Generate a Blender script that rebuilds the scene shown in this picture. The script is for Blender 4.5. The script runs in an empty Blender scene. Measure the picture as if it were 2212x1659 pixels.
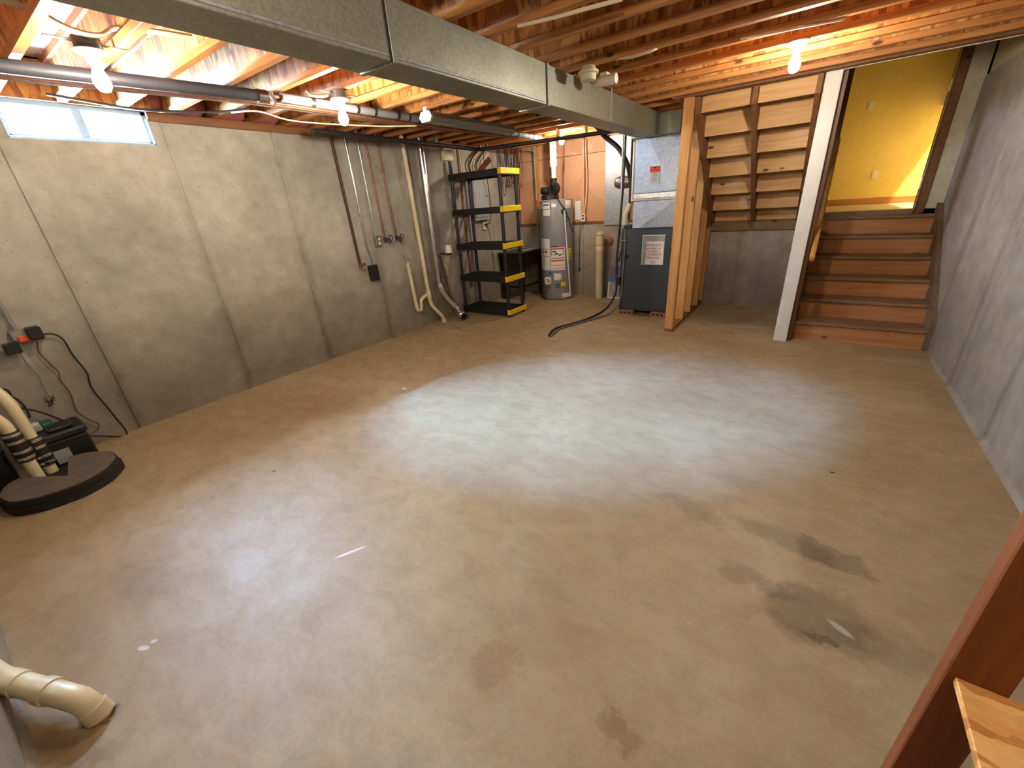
import bpy, bmesh, math, random
from mathutils import Vector, Matrix
random.seed(7)
R_ = math.radians
scene = bpy.context.scene
COL = scene.collection

# ------------------------------------------------------------------ camera
F_PX, IW, IH = 875.4, 2212.0, 1659.0
YAW, PIT, ROL = -0.63466, 0.41338, -0.07348
CAM = Vector((0.0, 0.0, 1.5))
fw = Vector((math.sin(YAW)*math.cos(PIT), math.cos(YAW)*math.cos(PIT), -math.sin(PIT)))
rt0 = Vector((math.cos(YAW), -math.sin(YAW), 0)); up0 = rt0.cross(fw)
rt = math.cos(ROL)*rt0 + math.sin(ROL)*up0
up = -math.sin(ROL)*rt0 + math.cos(ROL)*up0
cd = bpy.data.cameras.new('camera'); cam = bpy.data.objects.new('camera', cd); COL.objects.link(cam)
cam.matrix_world = Matrix(((rt.x, up.x, -fw.x, CAM.x), (rt.y, up.y, -fw.y, CAM.y), (rt.z, up.z, -fw.z, CAM.z), (0, 0, 0, 1)))
cd.sensor_width = 36.0; cd.lens = 36.0*F_PX/IW; cd.clip_start = 0.02
scene.camera = cam
def on(px, py, ax, val):
    """point where the photo pixel's ray meets the plane axis=val"""
    d = rt*((px-IW/2)/F_PX) + up*(-(py-IH/2)/F_PX) + fw
    return CAM + d*((val-CAM[ax])/d[ax])

# ------------------------------------------------------------------ world, sun, exposure
SKY = 1250.0
w = bpy.data.worlds.new('sky'); scene.world = w; w.use_nodes = True
bg = w.node_tree.nodes['Background']; bg.inputs[0].default_value = (0.50, 0.73, 1.0, 1); bg.inputs[1].default_value = SKY
sun = bpy.data.lights.new('sun', 'SUN'); so = bpy.data.objects.new('sun', sun); COL.objects.link(so)
sun.energy = 900.0; sun.color = (0.27, 0.54, 1.0); sun.angle = R_(27)
AZ, EL = R_(27.5), R_(36)
so.rotation_euler = Vector((math.cos(EL)*math.cos(AZ), math.cos(EL)*math.sin(AZ), -math.sin(EL))).to_track_quat('-Z', 'Y').to_euler()
pl = bpy.data.lights.new('window_portal', 'AREA'); po = bpy.data.objects.new('window_portal', pl); COL.objects.link(po)
pl.shape = 'RECTANGLE'; pl.size = 0.9; pl.size_y = 0.26; pl.cycles.is_portal = True
po.location = (-4.43, 1.065, 2.235); po.rotation_euler = Vector((1, 0, 0)).to_track_quat('-Z', 'Z').to_euler()
BULB = 780.0
vs = scene.view_settings
vs.view_transform = 'Standard'; vs.look = 'None'; vs.gamma = 1.0; vs.use_curve_mapping = False
vs.exposure = 0.0
scene.display_settings.display_device = 'sRGB'

# ------------------------------------------------------------------ main measures
XL, XR, YB, YF = -4.36, 1.07, 6.50, -0.36
ZJ, ZD = 2.35, 2.591          # joist underside, subfloor underside

# ------------------------------------------------------------------ materials
def srgb(r, g, b):
    f = lambda c: (c/255/12.92) if c/255 <= .04045 else ((c/255+.055)/1.055)**2.4
    return (f(r), f(g), f(b), 1)
class NT:
    def __init__(s, name):
        s.m = bpy.data.materials.new(name); s.m.use_nodes = True
        s.t = s.m.node_tree; s.b = s.t.nodes['Principled BSDF']
    def n(s, typ, **kw):
        nd = s.t.nodes.new(typ)
        for k, v in kw.items():
            if k == 'i':
                for kk, vv in v.items(): nd.inputs[kk].default_value = vv
            else: setattr(nd, k, v)
        return nd
    def l(s, a, b): s.t.links.new(a, b)
    def ramp(s, src, stops):
        r = s.n('ShaderNodeValToRGB'); e = r.color_ramp.elements
        while len(e) < len(stops): e.new(.5)
        for el, (p, c) in zip(e, stops): el.position = p; el.color = c
        s.l(src, r.inputs[0]); return r.outputs[0]
    def coords(s, world=False, scale=(1, 1, 1), rnd=True):
        if world: c = s.n('ShaderNodeNewGeometry').outputs['Position']
        else:
            c = s.n('ShaderNodeTexCoord').outputs['Object']
            if rnd:
                oi = s.n('ShaderNodeObjectInfo'); mu = s.n('ShaderNodeVectorMath', operation='SCALE')
                cb = s.n('ShaderNodeCombineXYZ', i={0: 13., 1: 7., 2: 11.}); s.l(cb.outputs[0], mu.inputs[0]); s.l(oi.outputs['Random'], mu.inputs['Scale'])
                ad = s.n('ShaderNodeVectorMath', operation='ADD'); s.l(c, ad.inputs[0]); s.l(mu.outputs[0], ad.inputs[1]); c = ad.outputs[0]
        mp = s.n('ShaderNodeMapping', i={'Scale': scale}); s.l(c, mp.inputs[0]); return mp.outputs[0]
    def noise(s, vec, scale, detail=4, rough=.55, dist=0):
        nd = s.n('ShaderNodeTexNoise', i={'Scale': scale, 'Detail': detail, 'Roughness': rough, 'Distortion': dist}); s.l(vec, nd.inputs['Vector']); return nd.outputs[0]
    def mix(s, a, b, fac, mode='MIX'):
        m = s.n('ShaderNodeMix', data_type='RGBA', blend_type=mode)
        for v, k in ((fac, 0), (a, 6), (b, 7)):
            if hasattr(v, 'links') or hasattr(v, 'is_linked'): s.l(v, m.inputs[k])
            else: m.inputs[k].default_value = v
        return m.outputs[2]
    def math(s, op, a, b=0.0, c=None, clamp=False):
        m = s.n('ShaderNodeMath', operation=op, use_clamp=clamp)
        for k, v in enumerate((a, b, c)):
            if v is None: continue
            if hasattr(v, 'is_linked'): s.l(v, m.inputs[k])
            else: m.inputs[k].default_value = v
        return m.outputs[0]
    def bump(s, h, st=.3, dist=.01):
        b = s.n('ShaderNodeBump', i={'Strength': st, 'Distance': dist}); s.l(h, b.inputs['Height']); s.l(b.outputs[0], s.b.inputs['Normal'])
    def set(s, col=None, rough=.6, metal=0., spec=.5, **kw):
        if col is not None:
            if hasattr(col, 'is_linked'): s.l(col, s.b.inputs['Base Color'])
            else: s.b.inputs['Base Color'].default_value = col
        if hasattr(rough, 'is_linked'): s.l(rough, s.b.inputs['Roughness'])
        else: s.b.inputs['Roughness'].default_value = rough
        s.b.inputs['Metallic'].default_value = metal; s.b.inputs['Specular IOR Level'].default_value = spec
        for k, v in kw.items(): s.b.inputs[k].default_value = v
        return s.m
MAT = {}
def plain(name, c, rough=.5, metal=0., spec=.5, var=.12, vscale=14, bump=0.0):
    t = NT(name); v = t.coords(); n = t.noise(v, vscale, 4)
    lo = tuple(x*(1-var) for x in c[:3])+(1,); hi = tuple(min(1, x*(1+var)) for x in c[:3])+(1,)
    t.set(t.ramp(n, [(.3, lo), (.7, hi)]), rough, metal, spec)
    if bump: t.bump(t.noise(v, vscale*6, 3), bump, .004)
    MAT[name] = t.m; return t.m
def wood(name, c1, c2, axis=0, rough=.62, knots=True, dirt=0.0):
    t = NT(name); sc = [16., 16., 16.]; sc[axis] = .9
    v = t.coords(scale=tuple(sc)); g = t.noise(v, 1.6, 6, .6, .6)
    col = t.ramp(g, [(.32, c1), (.68, c2)])
    f = t.noise(t.coords(scale=tuple(x*4 for x in sc)), 2.5, 3)
    col = t.mix(col, (.45, .30, .18, 1), t.math('MULTIPLY', t.math('SUBTRACT', f, .5, clamp=True), .9), 'MULTIPLY')
    if knots:
        ks = [7., 7., 7.]; ks[axis] = 3.2
        vo = t.n('ShaderNodeTexVoronoi', i={'Scale': 1.0, 'Randomness': 1.0}); t.l(t.coords(scale=tuple(ks)), vo.inputs['Vector'])
        col = t.mix(col, tuple(x*.16 for x in c1[:3])+(1,), t.ramp(vo.outputs['Distance'], [(.07, (1, 1, 1, 1)), (.13, (0, 0, 0, 1))]))
    if dirt:
        d = t.noise(t.coords(scale=(1, 1, 1)), 3.0, 5)
        col = t.mix(col, (.05, .035, .025, 1), t.math('MULTIPLY', t.math('SUBTRACT', d, .38, clamp=True), dirt*2.2))
    t.set(col, rough); t.bump(f, .12, .003); MAT[name] = t.m; return t.m
def osb(name, c1, c2, c3, sc=(1, 1, 1)):
    t = NT(name); v = t.coords(scale=sc)
    a = t.n('ShaderNodeTexVoronoi', i={'Scale': 15.0}); nn = t.n('ShaderNodeTexNoise', i={'Scale': 12.0, 'Detail': 2.0}); t.l(v, nn.inputs['Vector'])
    wv = t.mix(v, nn.outputs['Color'], .06); t.l(wv, a.inputs['Vector'])
    sep = t.n('ShaderNodeSeparateColor'); t.l(a.outputs['Color'], sep.inputs[0])
    fine = t.noise(t.coords(scale=(sc[0]*6, sc[1]*6, sc[2]*6)), 12, 3)
    f = t.math('ADD', t.math('MULTIPLY', sep.outputs[0], .7), t.math('MULTIPLY', fine, .4))
    t.set(t.ramp(f, [(.2, c1), (.5, c2), (.85, c3)]), .6); t.bump(f, .25, .004); MAT[name] = t.m; return t.m
# pale lumber, i-joist flange, stained stair stock, dark wood
wood('lumber_z', srgb(170, 118, 58), srgb(204, 152, 88), 2)
wood('lumber_x', srgb(170, 118, 58), srgb(204, 152, 88), 0)
wood('lumber_y', srgb(170, 118, 58), srgb(204, 152, 88), 1)
wood('flange', srgb(150, 92, 42), srgb(196, 134, 70), 0)
wood('riser_pine', srgb(150, 96, 50), srgb(178, 122, 70), 0)
wood('riser_back', srgb(188, 140, 84), srgb(212, 168, 112), 0)
wood('tread_worn', srgb(116, 85, 56), srgb(142, 108, 74), 0, .7, False, .5)
wood('skirt_worn', srgb(96, 76, 54), srgb(124, 98, 70), 1, .7, False, .4)
wood('stringer_brown', srgb(104, 64, 34), srgb(132, 84, 46), 1, .7)
wood('stain_brown', srgb(84, 50, 26), srgb(104, 64, 34), 2, .5, False)
wood('stain_upright', srgb(112, 56, 24), srgb(140, 76, 36), 2, .55)
wood('rail_pine', srgb(178, 128, 62), srgb(206, 158, 88), 1, .4, False)
wood('oak_trim', srgb(140, 92, 34), srgb(164, 112, 48), 0, .4, False)
wood('desk_wood', srgb(28, 18, 14), srgb(44, 28, 20), 0, .35, False)
wood('ledger', srgb(110, 88, 58), srgb(140, 112, 76), 0, .75)
osb('osb_web', srgb(132, 74, 32), srgb(180, 114, 54), srgb(212, 152, 84), (2.6, 2.6, .55))
osb('osb_deck', srgb(110, 66, 34), srgb(150, 98, 52), srgb(180, 130, 76), (.6, 2.4, 1))
osb('osb_shelf', srgb(172, 108, 46), srgb(200, 138, 64), srgb(220, 166, 94), (.9, 2.6, 1))
osb('sheathing', srgb(188, 140, 106), srgb(198, 150, 116), srgb(206, 158, 124), (.2, .2, .2))
# concrete, walls
def concrete_wall():
    t = NT('concrete_wall'); v = t.coords(world=True)
    big = t.noise(v, 1.3, 6, .6); col = t.ramp(big, [(.3, srgb(144, 138, 128)), (.7, srgb(182, 176, 166))])
    mid = t.noise(v, 9, 6, .65); col = t.mix(col, t.ramp(mid, [(.3, (.72, .70, .66, 1)), (.65, (1, 1, 1, 1))]), .75, 'MULTIPLY')
    sx = t.n('ShaderNodeSeparateXYZ'); t.l(v, sx.inputs[0])
    # old damp stain low on the wall with a wavy pour line
    wob = t.math('MULTIPLY', t.math('SUBTRACT', t.noise(t.coords(world=True, scale=(.9, .9, .3)), 1.2, 4), .5), .9)
    zz = t.math('ADD', sx.outputs[2], wob)
    st = t.ramp(t.math('DIVIDE', zz, 2.4), [(.05, (.60, .56, .48, 1)), (.30, (.76, .73, .67, 1)), (.34, (.92, .91, .88, 1)), (.62, (1, 1, 1, 1))])
    col = t.mix(col, st, .85, 'MULTIPLY')
    # streaks beside the form joints
    yy = t.math('ADD', sx.outputs[1], t.math('MULTIPLY', t.math('SUBTRACT', t.noise(v, 5, 5), .5), .10))
    ph = t.math('ABSOLUTE', t.math('SUBTRACT', t.math('FRACT', t.math('DIVIDE', t.math('ADD', yy, .755), .905)), .5))
    seam = t.math('MULTIPLY', t.ramp(ph, [(0, (1, 1, 1, 1)), (.015, (.6, .6, .6, 1)), (.075, (0, 0, 0, 1))]), t.ramp(t.math('DIVIDE', sx.outputs[2], 2.4), [(.1, (1, 1, 1, 1)), (.75, (.3, .3, .3, 1))]))
    col = t.mix(col, (.50, .48, .44, 1), t.math('MULTIPLY', seam, .8), 'MULTIPLY')
    vo = t.n('ShaderNodeTexVoronoi', i={'Scale': 26.0}); t.l(v, vo.inputs['Vector'])
    gate = t.ramp(t.noise(v, 6, 3), [(.40, (0, 0, 0, 1)), (.58, (1, 1, 1, 1))])
    pit = t.math('MULTIPLY', t.ramp(vo.outputs['Distance'], [(.08, (1, 1, 1, 1)), (.16, (0, 0, 0, 1))]), gate)
    col = t.mix(col, (.16, .145, .12, 1), t.math('MULTIPLY', pit, .75))
    t.set(col, .85, 0, .3); t.bump(t.math('SUBTRACT', t.math('MULTIPLY', mid, .6), pit), .35, .004); MAT['concrete_wall'] = t.m
concrete_wall()
def concrete_floor():
    t = NT('concrete_floor'); v = t.coords(world=True)
    big = t.noise(v, .75, 5, .6, .4); col = t.ramp(big, [(.28, srgb(148, 124, 90)), (.5, srgb(162, 140, 108)), (.74, srgb(177, 160, 132))])
    mid = t.noise(t.coords(world=True, scale=(1, 1.6, 1)), 5.5, 8, .68, .6); col = t.mix(col, t.ramp(mid, [(.30, (.70, .66, .60, 1)), (.58, (1, 1, 1, 1))]), .62, 'MULTIPLY')
    fine = t.noise(v, 60, 5, .7); col = t.mix(col, t.ramp(fine, [(.3, (.78, .77, .75, 1)), (.6, (1, 1, 1, 1))]), .55, 'MULTIPLY')
    wn = t.n('ShaderNodeTexNoise', i={'Scale': 7.0, 'Detail': 6.0, 'Roughness': .7}); t.l(v, wn.inputs['Vector'])
    sub = t.n('ShaderNodeVectorMath', operation='SUBTRACT'); t.l(wn.outputs['Color'], sub.inputs[0]); sub.inputs[1].default_value = (.5, .5, .5)
    scl = t.n('ShaderNodeVectorMath', operation='SCALE', i={'Scale': .28}); t.l(sub.outputs[0], scl.inputs[0])
    vd = t.n('ShaderNodeVectorMath', operation='ADD'); t.l(v, vd.inputs[0]); t.l(scl.outputs[0], vd.inputs[1])
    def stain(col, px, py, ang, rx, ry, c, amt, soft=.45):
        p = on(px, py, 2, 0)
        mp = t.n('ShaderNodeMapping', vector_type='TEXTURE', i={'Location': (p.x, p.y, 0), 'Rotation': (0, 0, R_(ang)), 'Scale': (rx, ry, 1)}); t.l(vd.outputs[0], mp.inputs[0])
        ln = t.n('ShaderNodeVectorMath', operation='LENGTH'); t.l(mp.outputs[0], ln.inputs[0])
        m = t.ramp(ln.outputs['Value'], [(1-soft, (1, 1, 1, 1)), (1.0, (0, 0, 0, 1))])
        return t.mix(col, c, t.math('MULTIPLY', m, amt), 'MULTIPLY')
    gy = (.60, .60, .60, 1)
    col = stain(col, 1800, 1205, -12, .17, .07, gy, .9, .25)
    col = stain(col, 1690, 1165, -14, .26, .075, gy, .7)
    col = stain(col, 1640, 1262, -12, .22, .06, gy, .6)
    col = stain(col, 1760, 1330, 20, .20, .16, (.56, .54, .50, 1), .8, .3)
    col = stain(col, 1900, 1400, 10, .22, .10, (.6, .58, .54, 1), .55)
    col = stain(col, 1765, 1375, 0, .06, .03, (.5, .46, .42, 1), .8)
    col = stain(col, 1495, 1100, -12, .22, .07, (.62, .62, .6, 1), .5)
    col = stain(col, 1070, 1425, 0, .10, .09, (.82, .74, .64, 1), .8, .3)
    col = stain(col, 1340, 1570, 0, .09, .05, (.66, .56, .44, 1), .8)
    col = stain(col, 225, 1525, 20, .07, .05, (.3, .26, .22, 1), .9)
    col = stain(col, 150, 1620, 35, .22, .06, (.6, .52, .42, 1), .7)
    col = stain(col, 990, 710, 0, .12, .05, (.5, .42, .34, 1), .7)
    col = stain(col, 300, 1255, 10, .25, .10, (.72, .68, .62, 1), .5)
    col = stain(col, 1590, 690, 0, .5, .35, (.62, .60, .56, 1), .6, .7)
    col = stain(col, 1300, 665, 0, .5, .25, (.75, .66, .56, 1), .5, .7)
    def pale(col, px, py, ang, rx, ry, amt):
        p = on(px, py, 2, 0)
        mp = t.n('ShaderNodeMapping', vector_type='TEXTURE', i={'Location': (p.x, p.y, 0), 'Rotation': (0, 0, R_(ang)), 'Scale': (rx, ry, 1)}); t.l(v, mp.inputs[0])
        ln = t.n('ShaderNodeVectorMath', operation='LENGTH'); t.l(mp.outputs[0], ln.inputs[0])
        return t.mix(col, srgb(214, 208, 196), t.math('MULTIPLY', t.ramp(ln.outputs['Value'], [(.6, (1, 1, 1, 1)), (1, (0, 0, 0, 1))]), amt))
    col = pale(col, 757, 1193, 62, .085, .010, .85)
    col = pale(col, 1815, 1358, -28, .05, .016, .4)
    col = pale(col, 310, 1400, 30, .03, .012, .7); col = pale(col, 332, 1385, 30, .015, .01, .6)
    ro = t.ramp(mid, [(.3, (.62, .62, .62, 1)), (.7, (.42, .42, .42, 1))])
    t.set(col, ro, 0, .45); t.bump(t.math('ADD', mid, t.math('MULTIPLY', fine, .5)), .18, .004); MAT['concrete_floor'] = t.m
concrete_floor()
def galv(name, c, rough=.42, metal=.75, sp=55):
    t = NT(name); v = t.coords(); vo = t.n('ShaderNodeTexVoronoi', i={'Scale': sp}); t.l(v, vo.inputs['Vector'])
    sep = t.n('ShaderNodeSeparateColor'); t.l(vo.outputs['Color'], sep.inputs[0])
    f = t.math('ADD', t.math('MULTIPLY', sep.outputs[0], .3), t.math('MULTIPLY', t.noise(v, 3.5, 6, .65), .75))
    lo = tuple(x*.72 for x in c[:3])+(1,); hi = tuple(min(1, x*1.18) for x in c[:3])+(1,)
    t.set(t.ramp(f, [(.25, lo), (.8, hi)]), rough, metal); t.bump(t.noise(v, 5, 3), .12, .01); MAT[name] = t.m
galv('galvanized', srgb(164, 169, 156), .45, .75, 100); galv('galvanized_bright', srgb(168, 174, 182), .5, .7); galv('steel_pipe', srgb(178, 178, 178), .35, .9, 90)
galv('foil', srgb(222, 222, 220), .2, 1.0, 40)
plain('drywall', srgb(196, 186, 160), .85); plain('yellow_paint', srgb(220, 196, 104), .8, var=.04); plain('white_paint', srgb(204, 199, 190), .5, var=.04)
plain('pvc', srgb(214, 200, 164), .4, var=.08, vscale=9); plain('pvc_white', srgb(232, 228, 220), .35, var=.04)
plain('black_plastic', srgb(24, 24, 27), .42, var=.15); plain('black_rubber', srgb(20, 19, 19), .6); plain('yellow_plastic', srgb(230, 196, 20), .4, var=.05)
plain('copper', srgb(138, 92, 70), .45, .5, var=.3, vscale=30); plain('rust_pipe', srgb(74, 46, 30), .6, .3, var=.3); plain('dark_pipe', srgb(30, 29, 31), .5)
plain('grey_foam', srgb(112, 112, 116), .75, var=.1); plain('grey_pipe', srgb(52, 52, 58), .5); plain('chrome', srgb(210, 210, 212), .2, 1.0)
plain('furnace_blue', srgb(44, 52, 60), .38, var=.06); plain('tank_grey', srgb(128, 130, 134), .36, var=.04); plain('paper', srgb(226, 224, 220), .7, var=.03)
plain('off_white', srgb(222, 214, 196), .45, var=.04); plain('cream_plastic', srgb(216, 208, 176), .45, var=.04); plain('porcelain', srgb(238, 234, 228), .18, var=.02)
plain('red_print', srgb(186, 50, 54), .6, var=.03); plain('orange_print', srgb(232, 84, 34), .55, var=.04); plain('yellow_print', srgb(232, 200, 40), .55, var=.04)
plain('black_print', srgb(26, 26, 28), .6); plain('blue_print', srgb(40, 110, 170), .5); plain('orange_plastic', srgb(226, 92, 42), .45)
plain('brick_clay', srgb(140, 92, 66), .85, var=.25, vscale=24, bump=.4); plain('pink_batt', srgb(168, 96, 92), .95, var=.3, vscale=10, bump=.8)
plain('panel_grey', srgb(150, 152, 152), .45, var=.05); plain('nm_cable', srgb(214, 200, 168), .5, var=.08); plain('grey_cable', srgb(110, 102, 94), .55, var=.2)
plain('brown_cable', srgb(96, 58, 40), .55, var=.2); plain('lid_foam', srgb(98, 87, 76), .85, var=.2, vscale=9, bump=.4); plain('lid_edge', srgb(28, 26, 25), .8, bump=.5)
plain('filter_media', srgb(150, 150, 158), .9, var=.1); plain('filter_print', srgb(96, 96, 132), .7, var=.25, vscale=30); plain('foam_patch', srgb(160, 106, 68), .85, var=.25, vscale=20, bump=.8)
plain('pcb_green', srgb(38, 92, 66), .5); plain('window_vinyl', srgb(150, 176, 196), .4, var=.03); plain('hinge_brass', srgb(196, 178, 128), .35, .7)
plain('tile_floor', srgb(170, 156, 134), .5); plain('tag_yellow', srgb(206, 200, 70), .6); plain('fixture_grey', srgb(146, 146, 138), .45, .2, var=.06); plain('flue_metal', srgb(156, 142, 130), .3, .8, var=.1)
plain('iron_valve', srgb(70, 68, 70), .4, .6, var=.2); plain('dark_void', srgb(12, 12, 12), .9)
def special():
    t = NT('clear_pouch'); t.set((.9, .93, .95, 1), .12, 0, .6, Alpha=.22); MAT['clear_pouch'] = t.m
    m = bpy.data.materials.new('window_glass'); m.use_nodes = True; nt = m.node_tree; nt.nodes.clear()
    o = nt.nodes.new('ShaderNodeOutputMaterial'); mx = nt.nodes.new('ShaderNodeMixShader'); a = nt.nodes.new('ShaderNodeBsdfTransparent'); g = nt.nodes.new('ShaderNodeBsdfGlossy')
    g.inputs['Roughness'].default_value = .05; mx.inputs[0].default_value = .06; a.inputs[0].default_value = (.96, .98, 1, 1)
    nt.links.new(a.outputs[0], mx.inputs[1]); nt.links.new(g.outputs[0], mx.inputs[2]); nt.links.new(mx.outputs[0], o.inputs[0]); MAT['window_glass'] = m
    for nm, c, s in (('bulb_warm', (1.0, .87, .70), BULB), ('bulb_hall', (1.0, .82, .55), BULB*11)):
        m = bpy.data.materials.new(nm); m.use_nodes = True; b = m.node_tree.nodes['Principled BSDF']
        b.inputs['Base Color'].default_value = (.9, .9, .9, 1); b.inputs['Emission Color'].default_value = c+(1,); b.inputs['Emission Strength'].default_value = s; MAT[nm] = m
special()

# ------------------------------------------------------------------ mesh helpers
ORG = {}                                                   # world origin of every object made here
def thing(name, label, cat, loc=(0, 0, 0), group=None, kind=None):
    o = bpy.data.objects.new(name, None); COL.objects.link(o); o.location = loc; o.empty_display_size = .1
    ORG[o.name] = Vector(loc); tag(o, label, cat, group, kind); return o
def tag(o, label=None, cat=None, group=None, kind=None):
    if label: o['label'] = label
    if cat: o['category'] = cat
    if group: o['group'] = group
    if kind: o['kind'] = kind
    return o
def mk(name, bm, mat, parent=None, smooth=0, loc=None):
    """one mesh object; vertices given in world space"""
    if parent is not None: org = ORG[parent.name]
    elif loc is not None: org = Vector(loc)
    else:
        zs = [v.co for v in bm.verts]; org = Vector((sum(v.x for v in zs)/len(zs), sum(v.y for v in zs)/len(zs), min(v.z for v in zs)))
    bmesh.ops.translate(bm, verts=bm.verts, vec=-org)
    bmesh.ops.recalc_face_normals(bm, faces=bm.faces)
    me = bpy.data.meshes.new(name); bm.to_mesh(me); bm.free()
    if smooth:
        for p in me.polygons: p.use_smooth = True
        me.set_sharp_from_angle(angle=R_(smooth))
    me.materials.append(MAT[mat])
    o = bpy.data.objects.new(name, me); COL.objects.link(o)
    if parent is not None: o.parent = parent
    else: o.location = org
    ORG[o.name] = org; return o
def B(): return bmesh.new()
def addmesh(bm, vs_, fs):
    vv = [bm.verts.new(v) for v in vs_]
    for f in fs:
        try: bm.faces.new([vv[i] for i in f])
        except ValueError: pass
    return vv
def box(bm, x0, x1, y0, y1, z0, z1, bev=0):
    t = bmesh.new()
    addmesh(t, [(x0, y0, z0), (x1, y0, z0), (x1, y1, z0), (x0, y1, z0), (x0, y0, z1), (x1, y0, z1), (x1, y1, z1), (x0, y1, z1)],
            [(3, 2, 1, 0), (4, 5, 6, 7), (0, 1, 5, 4), (1, 2, 6, 5), (2, 3, 7, 6), (3, 0, 4, 7)])
    if bev: bmesh.ops.bevel(t, geom=t.edges[:], offset=bev, segments=1, affect='EDGES', profile=.5)
    merge(bm, t); return bm
def merge(bm, t):
    m = {}
    for v in t.verts: m[v] = bm.verts.new(v.co)
    for f in t.faces: bm.faces.new([m[v] for v in f.verts])
    t.free()
def frame(d):
    d = Vector(d).normalized(); a = Vector((0, 0, 1)) if abs(d.z) < .9 else Vector((1, 0, 0))
    u = d.cross(a).normalized(); return u, d.cross(u).normalized()
def tube(bm, pts, r, seg=10, caps=True, rs=None):
    pts = [Vector(p) for p in pts]; rings = []; n = len(pts); u = None
    for i, p in enumerate(pts):
        d = (pts[min(i+1, n-1)]-pts[max(i-1, 0)]).normalized()
        if u is None: u, _ = frame(d)
        u = (u - d*u.dot(d)).normalized(); v = d.cross(u)
        rr = rs[i] if rs else r
        rings.append([bm.verts.new(p + u*(rr*math.cos(2*math.pi*k/seg)) + v*(rr*math.sin(2*math.pi*k/seg))) for k in range(seg)])
    for a, b in zip(rings, rings[1:]):
        for k in range(seg): bm.faces.new((a[k], a[(k+1) % seg], b[(k+1) % seg], b[k]))
    if caps: bm.faces.new(rings[0][::-1]); bm.faces.new(rings[-1])
    return bm
def cyl(bm, p0, p1, r, seg=16, r2=None): return tube(bm, [p0, p1], r, seg, True, [r, r if r2 is None else r2])
def curve(pts, n=6):
    P = [Vector(p) for p in pts]; P = [P[0]*2-P[1]] + P + [P[-1]*2-P[-2]]; out = []
    for i in range(1, len(P)-2):
        for k in range(n):
            t = k/n; a, b, c, d = P[i-1], P[i], P[i+1], P[i+2]
            out.append(.5*((2*b) + (c-a)*t + (2*a-5*b+4*c-d)*t*t + (3*b-a-3*c+d)*t**3))
    out.append(P[-2]); return out
def fillet(pts, rad, n=5):
    """polyline with rounded corners (pipe elbows)"""
    P = [Vector(p) for p in pts]; out = [P[0]]
    for i in range(1, len(P)-1):
        a = (P[i-1]-P[i]); b = (P[i+1]-P[i]); r = min(rad, a.length*.49, b.length*.49); A = P[i]+a.normalized()*r; C = P[i]+b.normalized()*r
        for k in range(n+1):
            t = k/n; out.append(A*(1-t)**2 + P[i]*(2*t*(1-t)) + C*t*t)
    out.append(P[-1]); return out
def lathe(bm, prof, c, seg=20, axis='z'):
    rings = []
    ax = {'z': lambda r, h, a: (c[0]+r*math.cos(a), c[1]+r*math.sin(a), c[2]+h), 'y': lambda r, h, a: (c[0]+r*math.cos(a), c[1]+h, c[2]+r*math.sin(a)), 'x': lambda r, h, a: (c[0]+h, c[1]+r*math.cos(a), c[2]+r*math.sin(a))}[axis]
    for r, h in prof: rings.append([bm.verts.new(ax(max(r, 1e-4), h, 2*math.pi*k/seg)) for k in range(seg)])
    for a, b in zip(rings, rings[1:]):
        for k in range(seg): bm.faces.new((a[k], a[(k+1) % seg], b[(k+1) % seg], b[k]))
    bm.faces.new(rings[0][::-1]); bm.faces.new(rings[-1]); return bm
def prism(bm, poly, axis, a, b):
    f = {'x': lambda p, t: (t, p[0], p[1]), 'y': lambda p, t: (p[0], t, p[1]), 'z': lambda p, t: (p[0], p[1], t)}[axis]; n = len(poly)
    A = [bm.verts.new(f(p, a)) for p in poly]; Bv = [bm.verts.new(f(p, b)) for p in poly]
    bm.faces.new(A); bm.faces.new(Bv[::-1])
    for k in range(n): bm.faces.new((A[k], A[(k+1) % n], Bv[(k+1) % n], Bv[k]))
    return bm
def obox(bm, p0, p1, w_, h_, upv=(0, 0, 1)):
    p0, p1 = Vector(p0), Vector(p1); d = (p1-p0).normalized(); s = d.cross(Vector(upv)).normalized(); t = s.cross(d)
    vs_ = [p+s*a*w_/2+t*b*h_/2 for p in (p0, p1) for a, b in ((-1, -1), (1, -1), (1, 1), (-1, 1))]
    addmesh(bm, vs_, [(3, 2, 1, 0), (4, 5, 6, 7), (0, 1, 5, 4), (1, 2, 6, 5), (2, 3, 7, 6), (3, 0, 4, 7)]); return bm
def arc_patch(bm, c, r, a0, a1, z0, z1, th=.0025, n=6):
    A = [R_(a0+(a1-a0)*k/n) for k in range(n+1)]
    q = [[bm.verts.new((c[0]+rr*math.cos(a), c[1]+rr*math.sin(a), z)) for a in A] for rr, z in ((r, z0), (r, z1), (r+th, z1), (r+th, z0))]
    for i in range(4):
        p, s = q[i], q[(i+1) % 4]
        for k in range(n): bm.faces.new((p[k], p[k+1], s[k+1], s[k]))
    for k in (0, n): bm.faces.new([q[i][k] for i in range(4)])
    return bm
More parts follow.
